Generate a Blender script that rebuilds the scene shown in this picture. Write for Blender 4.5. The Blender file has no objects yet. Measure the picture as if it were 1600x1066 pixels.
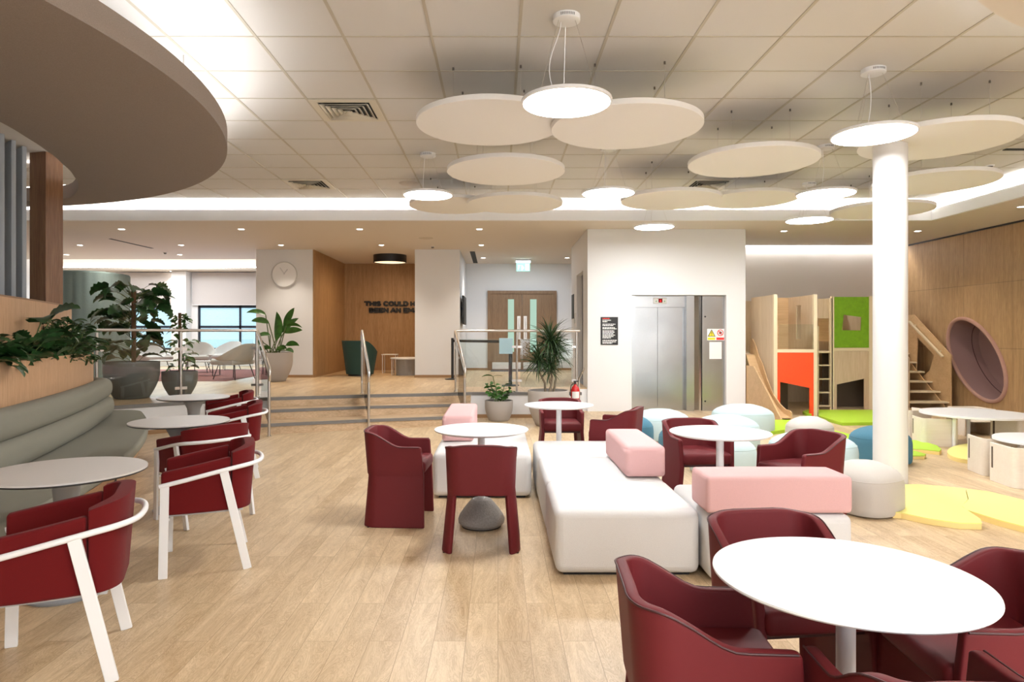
import bpy, bmesh, math, random
from mathutils import Vector, Matrix
PI = math.pi
R = math.radians
SC = bpy.context.scene
COL = SC.collection

# ------------------------------------------------------------------ camera
E = 1.45                       # eye height
F = 1045.0                     # focal length in pixels of a 1600 px frame
VX, VY = 778.0, 522.0          # vanishing point
cam_data = bpy.data.cameras.new('camera')
cam = bpy.data.objects.new('camera', cam_data)
COL.objects.link(cam)
cam.location = (0, 0, E)
cam.rotation_euler = (R(90), 0, 0)
cam_data.sensor_width = 36
cam_data.lens = F / 1600 * 36
cam_data.shift_x = (800 - VX) / 1600
cam_data.shift_y = -(533 - VY) / 1600
cam_data.clip_start = 0.05
SC.camera = cam
# ------------------------------------------------------------------ world and exposure
W = bpy.data.worlds.new('world'); SC.world = W
W.use_nodes = True
W.node_tree.nodes['Background'].inputs[0].default_value = (0.75, 0.85, 1, 1)
W.node_tree.nodes['Background'].inputs[1].default_value = 0.6
SC.view_settings.view_transform = 'Standard'
SC.view_settings.look = 'None'
SC.view_settings.gamma = 1
SC.view_settings.use_curve_mapping = False
SC.view_settings.exposure = 0.50

def PX(px, D): return (px - VX) / F * D
def ZZ(py, D): return E + (VY - py) / F * D
def DF(py, z): return (E - z) * F / (py - VY)

def area(name, loc, size, power, col=(1, 0.93, 0.84), rot=(0, 0, 0), sy=None, disk=False, spread=180):
    l = bpy.data.lights.new(name, 'AREA')
    if disk:
        l.shape = 'DISK'; l.size = size
    elif sy:
        l.shape = 'RECTANGLE'; l.size = size; l.size_y = sy
    else:
        l.size = size
    l.energy = power; l.color = col; l.spread = R(spread)
    o = bpy.data.objects.new(name, l); COL.objects.link(o)
    o.location = loc; o.rotation_euler = rot
    return o
WARM = (1, 0.90, 0.78); NEU = (0.955, 0.98, 1); COOL = (0.80, 0.90, 1)
# rear fills: area lights added out of view to brighten the room
area('fill_rear_room', (0.8, -1.2, 3.6), 3.0, 45, NEU, sy=2.0)  # added downward fill, no ceiling fitting built here
area('fill_rear_room', (5.0, 0.8, 3.0), 2.0, 45, NEU, sy=2.0)
area('fill_rear_up', (3.0, -1.6, 3.1), 5.0, 270, NEU, rot=(PI, 0, 0), sy=2.0)  # added upward fill to brighten the tiled ceiling, no cove behind it
area('fill_lounge', (-9.6, 18.8, 3.7), 3.5, 120, NEU, sy=1.4)  # fill added in the ceiling recess to lift the dim lounge
area('fill_rear_cool', (3.2, -3.3, 1.6), 7.0, 150, (0.84, 0.92, 1), rot=(R(90), 0, 0), sy=2.2)  # added cool fill, the rear wall has no window
area('daylight_lounge', (-10, 20.6, 1.7), 7.0, 60, COOL, rot=(R(-90), 0, 0), sy=1.5)
area('fill_corridor', (0.8, 17.2, 3.38), 1.2, 32, (0.78, 0.88, 1), sy=1.0)  # cool fill added to give the corridor its bluish light

# ------------------------------------------------------------------ materials
def nt(m):
    m.use_nodes = True
    return m.node_tree, m.node_tree.nodes['Principled BSDF']
MC = {}
def mat(name, col, rough=0.5, metal=0.0, bump=0.0, bscale=200, var=0.0, vscale=8, sheen=0.0, spec=0.5, emit=None, estr=0, coat=0):
    if name in MC: return MC[name]
    m = bpy.data.materials.new(name); t, b = nt(m); N = t.nodes; L = t.links
    c = (col[0], col[1], col[2], 1)
    b.inputs['Base Color'].default_value = c
    b.inputs['Roughness'].default_value = rough
    b.inputs['Metallic'].default_value = metal
    b.inputs['Specular IOR Level'].default_value = spec
    if sheen: b.inputs['Sheen Weight'].default_value = sheen
    if coat: b.inputs['Coat Weight'].default_value = coat
    if emit:
        b.inputs['Emission Color'].default_value = (*emit, 1); b.inputs['Emission Strength'].default_value = estr
    tc = N.new('ShaderNodeTexCoord')
    if var:
        n = N.new('ShaderNodeTexNoise'); n.inputs['Scale'].default_value = vscale; n.inputs['Detail'].default_value = 5
        L.new(tc.outputs['Object'], n.inputs['Vector'])
        r = N.new('ShaderNodeMapRange'); r.inputs['From Min'].default_value = .3; r.inputs['From Max'].default_value = .7
        r.inputs['To Min'].default_value = 1 - var; r.inputs['To Max'].default_value = 1 + var
        L.new(n.outputs['Fac'], r.inputs['Value'])
        x = N.new('ShaderNodeMix'); x.data_type = 'RGBA'; x.blend_type = 'MULTIPLY'; x.inputs[0].default_value = 1
        x.inputs[6].default_value = c
        L.new(r.outputs[0], x.inputs[7]); L.new(x.outputs[2], b.inputs['Base Color'])
    if bump:
        n2 = N.new('ShaderNodeTexNoise'); n2.inputs['Scale'].default_value = bscale; n2.inputs['Detail'].default_value = 3
        L.new(tc.outputs['Object'], n2.inputs['Vector'])
        bp = N.new('ShaderNodeBump'); bp.inputs['Strength'].default_value = bump; bp.inputs['Distance'].default_value = 0.01
        L.new(n2.outputs['Fac'], bp.inputs['Height']); L.new(bp.outputs[0], b.inputs['Normal'])
    MC[name] = m
    return m

def wood(name, c1, c2, axis='Z', rough=0.5, scale=1.0, joints=None, jcol=0.45, wav=0.5):
    """oak veneer; grain runs along axis; joints=(axis_a, size_a, off_a, axis_b, size_b, off_b)"""
    m = bpy.data.materials.new(name); t, b = nt(m); N = t.nodes; L = t.links
    tc = N.new('ShaderNodeTexCoord'); mp = N.new('ShaderNodeMapping')
    s = {'X': (0.9, 14, 14), 'Y': (14, 0.9, 14), 'Z': (14, 14, 0.9)}[axis]
    mp.inputs['Scale'].default_value = [v * scale for v in s]
    L.new(tc.outputs['Object'], mp.inputs['Vector'])
    n = N.new('ShaderNodeTexNoise'); n.inputs['Scale'].default_value = 1.3; n.inputs['Detail'].default_value = 8
    n.inputs['Roughness'].default_value = 0.62; n.inputs['Distortion'].default_value = 0.9
    L.new(mp.outputs[0], n.inputs['Vector'])
    n2 = N.new('ShaderNodeTexNoise'); n2.inputs['Scale'].default_value = 9; n2.inputs['Detail'].default_value = 4
    L.new(mp.outputs[0], n2.inputs['Vector'])
    mx = N.new('ShaderNodeMath'); mx.operation = 'MULTIPLY_ADD'; mx.inputs[1].default_value = 0.45
    ad = N.new('ShaderNodeMath'); ad.operation = 'MULTIPLY'; ad.inputs[1].default_value = 0.55
    L.new(n.outputs['Fac'], ad.inputs[0]); L.new(n2.outputs['Fac'], mx.inputs[0]); L.new(ad.outputs[0], mx.inputs[2])
    cr = N.new('ShaderNodeValToRGB')
    cr.color_ramp.elements[0].position = 0.36; cr.color_ramp.elements[0].color = (*c1, 1)
    cr.color_ramp.elements[1].position = 0.64; cr.color_ramp.elements[1].color = (*c2, 1)
    L.new(mx.outputs[0], cr.inputs[0])
    out = cr.outputs[0]
    if joints:
        sp = N.new('ShaderNodeSeparateXYZ'); L.new(tc.outputs['Object'], sp.inputs[0])
        fac = None
        for (ax, sz, off, wd) in joints:
            a1 = N.new('ShaderNodeMath'); a1.operation = 'SUBTRACT'; L.new(sp.outputs[ax], a1.inputs[0]); a1.inputs[1].default_value = off
            a2 = N.new('ShaderNodeMath'); a2.operation = 'PINGPONG'; L.new(a1.outputs[0], a2.inputs[0]); a2.inputs[1].default_value = sz / 2
            a3 = N.new('ShaderNodeMath'); a3.operation = 'LESS_THAN'; L.new(a2.outputs[0], a3.inputs[0]); a3.inputs[1].default_value = wd
            if fac is None: fac = a3
            else:
                a4 = N.new('ShaderNodeMath'); a4.operation = 'MAXIMUM'; L.new(fac.outputs[0], a4.inputs[0]); L.new(a3.outputs[0], a4.inputs[1]); fac = a4
        x = N.new('ShaderNodeMix'); x.data_type = 'RGBA'; x.blend_type = 'MULTIPLY'
        L.new(fac.outputs[0], x.inputs[0]); L.new(out, x.inputs[6]); x.inputs[7].default_value = (jcol, jcol, jcol, 1)
        out = x.outputs[2]
    L.new(out, b.inputs['Base Color'])
    b.inputs['Roughness'].default_value = rough
    bp = N.new('ShaderNodeBump'); bp.inputs['Strength'].default_value = 0.12; bp.inputs['Distance'].default_value = 0.004
    L.new(n2.outputs['Fac'], bp.inputs['Height']); L.new(bp.outputs[0], b.inputs['Normal'])
    return m

def planks(name, c1, c2, pw, pl, rough=0.38, along='Y', mort=(0.36, 0.24, 0.13)):
    m = bpy.data.materials.new(name); t, b = nt(m); N = t.nodes; L = t.links
    tc = N.new('ShaderNodeTexCoord'); sp = N.new('ShaderNodeSeparateXYZ'); L.new(tc.outputs['Object'], sp.inputs[0])
    cb = N.new('ShaderNodeCombineXYZ')
    a, c = ('Y', 'X') if along == 'Y' else ('X', 'Y')
    L.new(sp.outputs[a], cb.inputs['X']); L.new(sp.outputs[c], cb.inputs['Y'])
    br = N.new('ShaderNodeTexBrick'); L.new(cb.outputs[0], br.inputs['Vector'])
    br.offset = 0.37; br.offset_frequency = 2
    br.inputs['Scale'].default_value = 1; br.inputs['Brick Width'].default_value = pl; br.inputs['Row Height'].default_value = pw
    br.inputs['Mortar Size'].default_value = 0.0020; br.inputs['Mortar Smooth'].default_value = 0.6
    br.inputs['Color1'].default_value = (0, 0, 0, 1); br.inputs['Color2'].default_value = (1, 1, 1, 1); br.inputs['Mortar'].default_value = (0.5, 0.5, 0.5, 1)
    # grain, shifted per plank
    sc = N.new('ShaderNodeVectorMath'); sc.operation = 'MULTIPLY'; sc.inputs[1].default_value = (1.6, 9, 1)
    L.new(cb.outputs[0], sc.inputs[0])
    sh = N.new('ShaderNodeVectorMath'); sh.operation = 'MULTIPLY_ADD'; sh.inputs[1].default_value = (7, 3, 11)
    L.new(br.outputs['Color'], sh.inputs[0]); L.new(sc.outputs[0], sh.inputs[2])
    n = N.new('ShaderNodeTexNoise'); n.inputs['Scale'].default_value = 1.2; n.inputs['Detail'].default_value = 7; n.inputs['Distortion'].default_value = 1.8
    n.inputs['Roughness'].default_value = 0.6
    L.new(sh.outputs[0], n.inputs['Vector'])
    wv = N.new('ShaderNodeMath'); wv.operation = 'MULTIPLY'; wv.inputs[1].default_value = 16; L.new(n.outputs['Fac'], wv.inputs[0])
    pg = N.new('ShaderNodeMath'); pg.operation = 'PINGPONG'; pg.inputs[1].default_value = 0.5; L.new(wv.outputs[0], pg.inputs[0])
    f1 = N.new('ShaderNodeMath'); f1.operation = 'MULTIPLY_ADD'; f1.inputs[1].default_value = 0.5
    L.new(pg.outputs[0], f1.inputs[0]); 
    f2 = N.new('ShaderNodeMath'); f2.operation = 'MULTIPLY'; f2.inputs[1].default_value = 0.75; L.new(n.outputs['Fac'], f2.inputs[0]); L.new(f2.outputs[0], f1.inputs[2])
    f3 = N.new('ShaderNodeMath'); f3.operation = 'MULTIPLY_ADD'; f3.inputs[1].default_value = 0.20
    L.new(br.outputs['Color'], f3.inputs[0]); L.new(f1.outputs[0], f3.inputs[2])
    cr = N.new('ShaderNodeValToRGB')
    cr.color_ramp.elements[0].position = 0.3; cr.color_ramp.elements[0].color = (*c1, 1)
    cr.color_ramp.elements[1].position = 0.85; cr.color_ramp.elements[1].color = (*c2, 1)
    L.new(f3.outputs[0], cr.inputs[0])
    x = N.new('ShaderNodeMix'); x.data_type = 'RGBA'; L.new(br.outputs['Fac'], x.inputs[0]); L.new(cr.outputs[0], x.inputs[6]); x.inputs[7].default_value = (*mort, 1)
    L.new(x.outputs[2], b.inputs['Base Color'])
    b.inputs['Roughness'].default_value = rough
    return m

def fabric(name, col, scale=600, bump=0.35, rough=0.9, var=0.08):
    return mat(name, col, rough=rough, bump=bump, bscale=scale, var=var, vscale=scale * .6, sheen=0.05, spec=0.22)

def glass(name, tint=(0.93, 0.97, 0.96), refl=0.10):
    m = bpy.data.materials.new(name); m.use_nodes = True; t = m.node_tree; N = t.nodes; L = t.links
    N.clear()
    o = N.new('ShaderNodeOutputMaterial'); tr = N.new('ShaderNodeBsdfTransparent'); tr.inputs[0].default_value = (*tint, 1)
    g = N.new('ShaderNodeBsdfGlossy'); g.inputs['Roughness'].default_value = 0.02; g.inputs[0].default_value = (1, 1, 1, 1)
    fr = N.new('ShaderNodeFresnel'); fr.inputs[0].default_value = 1.45
    mx = N.new('ShaderNodeMixShader'); L.new(fr.outputs[0], mx.inputs[0]); L.new(tr.outputs[0], mx.inputs[1]); L.new(g.outputs[0], mx.inputs[2])
    L.new(mx.outputs[0], o.inputs[0])
    return m

def emit(name, col, s):
    m = bpy.data.materials.new(name); m.use_nodes = True; t = m.node_tree; N = t.nodes
    N.clear(); o = N.new('ShaderNodeOutputMaterial'); e = N.new('ShaderNodeEmission'); e.inputs[0].default_value = (*col, 1); e.inputs[1].default_value = s
    t.links.new(e.outputs[0], o.inputs[0]); return m

WHITE = mat('white_paint', (0.83, 0.83, 0.83), 0.6)
WALLW = mat('wall_paint_white', (0.80, 0.80, 0.81), 0.75)
WALLG = mat('wall_paint_warm_grey', (0.68, 0.63, 0.58), 0.85)
CEILM = mat('ceiling_paint', (0.69, 0.635, 0.57), 0.85)
TILE = mat('mineral_tile', (0.67, 0.65, 0.62), 0.9, bump=0.25, bscale=400, var=0.03, vscale=300)
TBAR = mat('tee_bar', (0.50, 0.455, 0.37), 0.5)
FLOORM = planks('oak_vinyl_plank', (0.40, 0.26, 0.13), (0.745, 0.575, 0.37), 0.152, 1.2)
PLATM = planks('oak_vinyl_plank_upper', (0.40, 0.26, 0.13), (0.745, 0.575, 0.37), 0.152, 1.2)
STEPM = wood('oak_step', (0.44, 0.30, 0.17), (0.66, 0.48, 0.31), 'X', 0.45, 0.6)
OAKWALL = wood('oak_wall_veneer', (0.34, 0.205, 0.095), (0.52, 0.34, 0.175), 'Z', 0.5, 1.0, joints=[('Z', 1.19, 0.0, 0.004), ('Y', 1.25, 0.5, 0.003)], jcol=0.5)
OAKALC = wood('oak_alcove_veneer', (0.30, 0.17, 0.075), (0.46, 0.285, 0.14), 'Z', 0.5, 0.8)
OAKPL = wood('oak_planter_veneer', (0.50, 0.29, 0.15), (0.66, 0.42, 0.245), 'Z', 0.5, 1.6)
OAKCOL = wood('oak_column_veneer', (0.17, 0.078, 0.036), (0.29, 0.15, 0.075), 'Z', 0.4, 0.8)
PLY = wood('birch_ply', (0.54, 0.40, 0.25), (0.66, 0.52, 0.36), 'Z', 0.55, 0.5)
PLYD = wood('birch_ply_amber', (0.56, 0.36, 0.18), (0.68, 0.46, 0.25), 'X', 0.5, 0.4)
PLYK = wood('birch_kids', (0.74, 0.65, 0.55), (0.80, 0.72, 0.62), 'X', 0.5, 0.6)
PLYE = mat('ply_edge', (0.74, 0.62, 0.42), 0.6)
RED = fabric('red_wool', (0.13, 0.005, 0.006), 900, 0.25)
BURG = mat('burgundy_leather', (0.140, 0.014, 0.018), 0.58, bump=0.10, bscale=900, spec=0.28)
PIPE = mat('dark_piping', (0.05, 0.006, 0.008), 0.5)
SAGE = fabric('sage_wool', (0.27, 0.26, 0.21), 700, 0.35, var=0.14)
CREAM = fabric('cream_bouclé', (0.80, 0.79, 0.785), 500, 0.5, var=0.03)
PINK = fabric('pink_wool', (0.72, 0.44, 0.435), 700, 0.3, var=0.05)
PALE = fabric('pale_aqua_wool', (0.52, 0.65, 0.67), 700, 0.3, var=0.04)
TEALF = fabric('teal_wool', (0.075, 0.20, 0.28), 700, 0.3, var=0.06)
STONE = fabric('stone_wool', (0.56, 0.52, 0.475), 700, 0.3, var=0.05)
LIME = mat('lime_vinyl', (0.42, 0.66, 0.03), 0.5)
YEL = mat('yellow_vinyl', (0.86, 0.79, 0.26), 0.5)
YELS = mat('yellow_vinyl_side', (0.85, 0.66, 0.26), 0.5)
TABW = mat('white_laminate', (0.86, 0.86, 0.86), 0.32)
TABG = mat('grey_laminate', (0.62, 0.585, 0.56), 0.4)
DARKE = mat('dark_edge', (0.02, 0.02, 0.022), 0.5)
CONC = mat('cast_stone', (0.34, 0.32, 0.30), 0.85, bump=0.3, bscale=120, var=0.12, vscale=90)
POT = mat('taupe_pot', (0.40, 0.365, 0.335), 0.75, bump=0.08, bscale=150)
POTD = mat('dark_grey_pot', (0.17, 0.165, 0.155), 0.6)
SOIL = mat('soil', (0.03, 0.02, 0.014), 0.95, bump=0.8, bscale=60)
PMETAL = mat('white_powder_coat', (0.84, 0.84, 0.85), 0.35)
STEEL = mat('brushed_steel', (0.62, 0.59, 0.56), 0.3, metal=1.0)
STEELD = mat('satin_steel_lift', (0.44, 0.45, 0.46), 0.24, metal=1.0, var=0.10, vscale=1.6, bump=0.02, bscale=30)
BLACK = mat('black_satin', (0.012, 0.012, 0.014), 0.45)
NAVY = mat('dark_window_frame', (0.018, 0.024, 0.04), 0.4)
NOSE = mat('grey_nosing', (0.19, 0.18, 0.17), 0.6)
SKIRT = mat('oak_skirting', (0.36, 0.21, 0.10), 0.5)
GLASS = glass('balustrade_glass')
LEAF = mat('leaf_dark', (0.022, 0.070, 0.018), 0.38, var=0.5, vscale=14)
LEAF2 = mat('leaf_mid', (0.045, 0.14, 0.022), 0.38, var=0.4, vscale=9)
LEAF3 = mat('leaf_spiky', (0.028, 0.06, 0.018), 0.5, var=0.4, vscale=12)
STEM = mat('stem', (0.09, 0.13, 0.035), 0.6)
TRUNK = mat('cane_trunk', (0.24, 0.19, 0.13), 0.8, bump=0.4, bscale=60)
COIR = mat('coir_pole', (0.15, 0.08, 0.04), 0.95, bump=0.8, bscale=120)
RAFT = fabric('raft_felt', (0.84, 0.82, 0.79), 500, 0.15, var=0.02)
CANOPY = fabric('canopy_textile', (0.31, 0.255, 0.22), 350, 0.25, var=0.10)
SLATM = fabric('slat_felt_grey_blue', (0.40, 0.43, 0.46), 400, 0.2, var=0.05)
PODM = fabric('pod_felt_teal', (0.25, 0.34, 0.345), 300, 0.3, var=0.15)
ORANGE = mat('orange_panel', (0.86, 0.075, 0.012), 0.6, var=0.05, vscale=30)
GREEN = mat('green_panel', (0.17, 0.36, 0.006), 0.6, var=0.12, vscale=12)
MAUVE = fabric('mauve_wool', (0.29, 0.175, 0.165), 500, 0.3, var=0.06)
MAUVEL = fabric('mauve_rim', (0.46, 0.27, 0.22), 500, 0.3, var=0.04)
RUST = fabric('rust_wool', (0.33, 0.06, 0.025), 500, 0.3)
GREENC = fabric('forest_wool', (0.03, 0.065, 0.055), 500, 0.3)
LNG = fabric('lounge_white', (0.60, 0.58, 0.58), 500, 0.2)
LEDM = emit('led_panel', (1, 0.975, 0.94), 14)
LEDW = emit('led_strip', (0.97, 0.985, 1), 44)
LEDR = emit('led_ring', (0.97, 0.985, 1), 14)
LEDC = emit('led_strip_cool', (1, 0.97, 0.93), 9)
DLM = emit('downlight_lens', (1, 0.93, 0.82), 12)

# ------------------------------------------------------------------ mesh helpers
def NB(): return bmesh.new()
def box(b, x0, x1, y0, y1, z0, z1, M=None):
    v = [b.verts.new(p) for p in ((x0,y0,z0),(x1,y0,z0),(x1,y1,z0),(x0,y1,z0),(x0,y0,z1),(x1,y0,z1),(x1,y1,z1),(x0,y1,z1))]
    for f in ((0,3,2,1),(4,5,6,7),(0,1,5,4),(1,2,6,5),(2,3,7,6),(3,0,4,7)): b.faces.new([v[i] for i in f])
    if M is not None:
        for q in v: q.co = M @ q.co
    return v
def rbox(b, x0, x1, y0, y1, z0, z1, r, seg=3, M=None):
    t = bmesh.new(); box(t, x0, x1, y0, y1, z0, z1)
    bmesh.ops.bevel(t, geom=t.edges[:], offset=r, segments=seg, profile=0.5, affect='EDGES')
    merge(b, t, M)
def merge(b, t, M=None):
    mp = {}
    for v in t.verts: mp[v] = b.verts.new(M @ v.co if M is not None else v.co)
    for f in t.faces:
        try: b.faces.new([mp[v] for v in f.verts])
        except ValueError: pass
    t.free()
def prism(b, poly, z0, z1, M=None):
    """poly in xy (counter clockwise), extruded along z"""
    lo = [b.verts.new((p[0], p[1], z0)) for p in poly]; hi = [b.verts.new((p[0], p[1], z1)) for p in poly]
    n = len(poly)
    b.faces.new(lo[::-1]); b.faces.new(hi)
    for i in range(n): b.faces.new((lo[i], lo[(i+1) % n], hi[(i+1) % n], hi[i]))
    if M is not None:
        for q in lo + hi: q.co = M @ q.co
def prism_xz(b, poly, y0, y1):      # outline in xz, thickness in y
    prism(b, poly, -y1, -y0, Matrix(((1,0,0,0),(0,0,-1,0),(0,1,0,0),(0,0,0,1))))
def prism_yz(b, poly, x0, x1):      # outline in yz, thickness in x
    prism(b, poly, x0, x1, Matrix(((0,0,1,0),(1,0,0,0),(0,1,0,0),(0,0,0,1))))
def lathe(b, prof, c=(0,0,0), seg=40, sx=1, sy=1, expo=None, cap=True):
    rings = []
    for (r, z) in prof:
        if r < 1e-5: rings.append([b.verts.new((c[0], c[1], c[2] + z))])
        else:
            ring = []
            for k in range(seg):
                a = 2 * PI * k / seg; ca, sa = math.cos(a), math.sin(a)
                if expo:
                    q = (abs(ca) ** expo + abs(sa) ** expo) ** (-1 / expo)
                else: q = 1
                ring.append(b.verts.new((c[0] + r * sx * ca * q, c[1] + r * sy * sa * q, c[2] + z)))
            rings.append(ring)
    for i in range(len(rings) - 1):
        A, B = rings[i], rings[i + 1]
        for k in range(seg):
            k2 = (k + 1) % seg
            if len(A) == 1 and len(B) == 1: continue
            if len(A) == 1: b.faces.new((A[0], B[k2], B[k]))
            elif len(B) == 1: b.faces.new((A[k], A[k2], B[0]))
            else: b.faces.new((A[k], A[k2], B[k2], B[k]))
    if cap and len(rings[0]) > 1: b.faces.new(rings[0][::-1])
    if cap and len(rings[-1]) > 1: b.faces.new(rings[-1])
def cyl(b, c, r, z0, z1, seg=32): lathe(b, [(r, z0), (r, z1)], (c[0], c[1], 0), seg)
def tube(b, pts, r, seg=10, closed=False, sq=None):
    pts = [Vector(p) for p in pts]; n = len(pts); rings = []
    prev = None
    for i, p in enumerate(pts):
        if closed: d = pts[(i+1) % n] - pts[i-1]
        else: d = (pts[min(i+1, n-1)] - pts[max(i-1, 0)])
        d.normalize()
        if prev is None:
            up = Vector((0,0,1)) if abs(d.z) < .9 else Vector((0,1,0))
            u = d.cross(up).normalized()
        else:
            u = (prev - d * prev.dot(d)).normalized()
        prev = u; w = d.cross(u)
        rr = r[i] if isinstance(r, (list, tuple)) else r
        if sq: ring = [b.verts.new(p + u * a * sq[0] / 2 + w * c * sq[1] / 2) for a, c in ((-1,-1),(1,-1),(1,1),(-1,1))]
        else: ring = [b.verts.new(p + (u * math.cos(2*PI*k/seg) + w * math.sin(2*PI*k/seg)) * rr) for k in range(seg)]
        rings.append(ring)
    m = len(rings[0])
    for i in range(n if closed else n - 1):
        A, B = rings[i], rings[(i+1) % n]
        for k in range(m): b.faces.new((A[k], A[(k+1) % m], B[(k+1) % m], B[k]))
    if not closed:
        b.faces.new(rings[0][::-1]); b.faces.new(rings[-1])
def sweep(b, path, sect):
    """path: list of (pt, leftnormal) in xy; sect: list of (offset, z) loops"""
    rings = []
    for (p, n) in path:
        rings.append([b.verts.new((p[0] + n[0]*o, p[1] + n[1]*o, z)) for o, z in sect])
    m = len(sect)
    for A, B in zip(rings, rings[1:]):
        for k in range(m): b.faces.new((A[k], A[(k+1) % m], B[(k+1) % m], B[k]))
    b.faces.new(rings[0][::-1]); b.faces.new(rings[-1])

def shade(me, ang=35):
    for p in me.polygons: p.use_smooth = True
    me.set_sharp_from_angle(angle=R(ang))
def obj(name, b, m, parent=None, world=True, smooth=35, label=None, rot=None):
    bmesh.ops.recalc_face_normals(b, faces=b.faces[:])
    me = bpy.data.meshes.new(name); 
    off = Vector((0,0,0))
    if parent is not None:
        if world:
            root = parent
            while root.parent is not None: root = root.parent
            off = root.location.copy()
    elif world:
        xs = [v.co for v in b.verts]
        lo = Vector((min(v.x for v in xs), min(v.y for v in xs), min(v.z for v in xs))); hi = Vector((max(v.x for v in xs), max(v.y for v in xs), 0))
        off = Vector(((lo.x+hi.x)/2, (lo.y+hi.y)/2, lo.z))
    if off.length > 0: bmesh.ops.translate(b, verts=b.verts[:], vec=-off)
    b.to_mesh(me); b.free()
    me.materials.append(m)
    if smooth: shade(me, smooth)
    o = bpy.data.objects.new(name, me); COL.objects.link(o)
    if parent is not None: o.parent = parent
    elif world: o.location = off
    if label: o['label'] = label
    return o
def thing(name, label, cat, loc=(0,0,0), rz=0, group=None):
    o = bpy.data.objects.new(name, None); COL.objects.link(o)
    o.location = loc; o.rotation_euler = (0, 0, rz); o.empty_display_size = 0.1
    o['label'] = label; o['category'] = cat
    if group: o['group'] = group
    return o
def tag(o, label, cat, group=None, kind=None):
    o['label'] = label; o['category'] = cat
    if group: o['group'] = group
    if kind: o['kind'] = kind
    return o
def struct(name, b, m, smooth=35, world=False):
    o = obj(name, b, m, None, world=world, smooth=smooth); o['kind'] = 'structure'; return o
def sroot(name):
    o = bpy.data.objects.new(name, None); COL.objects.link(o); o['kind'] = 'structure'; return o
def mod_bevel(o, w, s=2, ang=30):
    m = o.modifiers.new('bevel', 'BEVEL'); m.width = w; m.segments = s; m.limit_method = 'ANGLE'; m.angle_limit = R(ang); return o
def mod_sub(o, n=2):
    m = o.modifiers.new('sub', 'SUBSURF'); m.levels = n; m.render_levels = n; return o
def children(o): return [c for c in bpy.data.objects if c.parent == o]
def dup(root, loc, rz, label, group=None, scale=None):
    r = root.copy(); COL.objects.link(r); r.location = loc; r.rotation_euler = (0, 0, rz); r['label'] = label
    if scale: r.scale = scale
    if group: r['group'] = group
    def rec(a, b_):
        for ch in children(a):
            c = ch.copy(); COL.objects.link(c); c.parent = b_
            rec(ch, c)
    src = children(root)
    for ch in src:
        c = ch.copy(); COL.objects.link(c); c.parent = r
        for g in children(ch):
            d = g.copy(); COL.objects.link(d); d.parent = c
    return r
def face_rot(dx, dy): return math.atan2(dy, dx) + PI / 2      # things are built facing -Y
def text_mesh(s, size, ext=0.006, offset=0.0, align='CENTER', spacing=1.0):
    cu = bpy.data.curves.new('txt', 'FONT'); cu.body = s; cu.size = size; cu.extrude = ext; cu.offset = offset
    cu.align_x = align; cu.space_character = spacing
    o = bpy.data.objects.new('txt', cu); COL.objects.link(o)
    bpy.context.view_layer.update()
    dg = bpy.context.evaluated_depsgraph_get()
    me = bpy.data.meshes.new_from_object(o.evaluated_get(dg))
    bpy.data.objects.remove(o)
    b = bmesh.new(); b.from_mesh(me); bpy.data.meshes.remove(me)
    for v in b.verts: v.co = Vector((v.co.x, -v.co.z, v.co.y))
    return b
# ================================================================== THE ROOM
ZT, ZL, P = 3.77, 3.416, 0.437      # tiled ceiling, plaster ceiling, upper floor
b = NB(); box(b, -14, 9.3, -3.6, 15.1, -0.1, 0.0); struct('floor', b, FLOORM)
edge0 = [(-14, 9.20), (-5.55, 9.20), (-4.65, 10.02), (-3.86, 10.53), (-3.64, 10.62), (-2.14, 11.13), (-0.96, 11.40), (-0.45, 11.57), (1.45, 11.57)]
plat = edge0 + [(1.45, 12.60), (1.70, 12.60), (1.70, 15.3), (4.6, 15.3), (4.6, 18.75), (-4.0, 18.75), (-4.0, 21.0), (-14, 21.0)]
b = NB(); prism(b, plat, 0.001, P - 0.025); struct('wall_platform', b, WALLW)
b = NB(); prism(b, plat, P - 0.025, P); struct('floor_platform', b, PLATM)
def strip(b, pts, w, z0, z1, out=0.0):
    for (a, c) in zip(pts, pts[1:]):
        d = Vector((c[0]-a[0], c[1]-a[1])); n = Vector((-d.y, d.x)).normalized()
        q = [(a[0]-n.x*out, a[1]-n.y*out), (c[0]-n.x*out, c[1]-n.y*out), (c[0]+n.x*w, c[1]+n.y*w), (a[0]+n.x*w, a[1]+n.y*w)]
        prism(b, q, z0, z1)
b = NB(); strip(b, edge0[1:], 0.06, P - 0.045, P + 0.004, 0.012); struct('trim_1', b, NOSE)
b = NB(); strip(b, [(-3.83, 10.55), (-3.64, 10.615), (-2.14, 11.125), (-0.96, 11.395), (-0.47, 11.56)], 0.0, 0.292, P - .046, 0.008); struct('trim_7', b, STEPM)
b = NB(); strip(b, [edge0[0], edge0[1], edge0[2], edge0[3]], 0.002, 0.0, 0.06, 0.014); strip(b, [(-0.44, 11.57), (1.44, 11.57)], 0.002, 0.0, 0.06, 0.014); struct('baseboard_platform', b, SKIRT)
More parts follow.
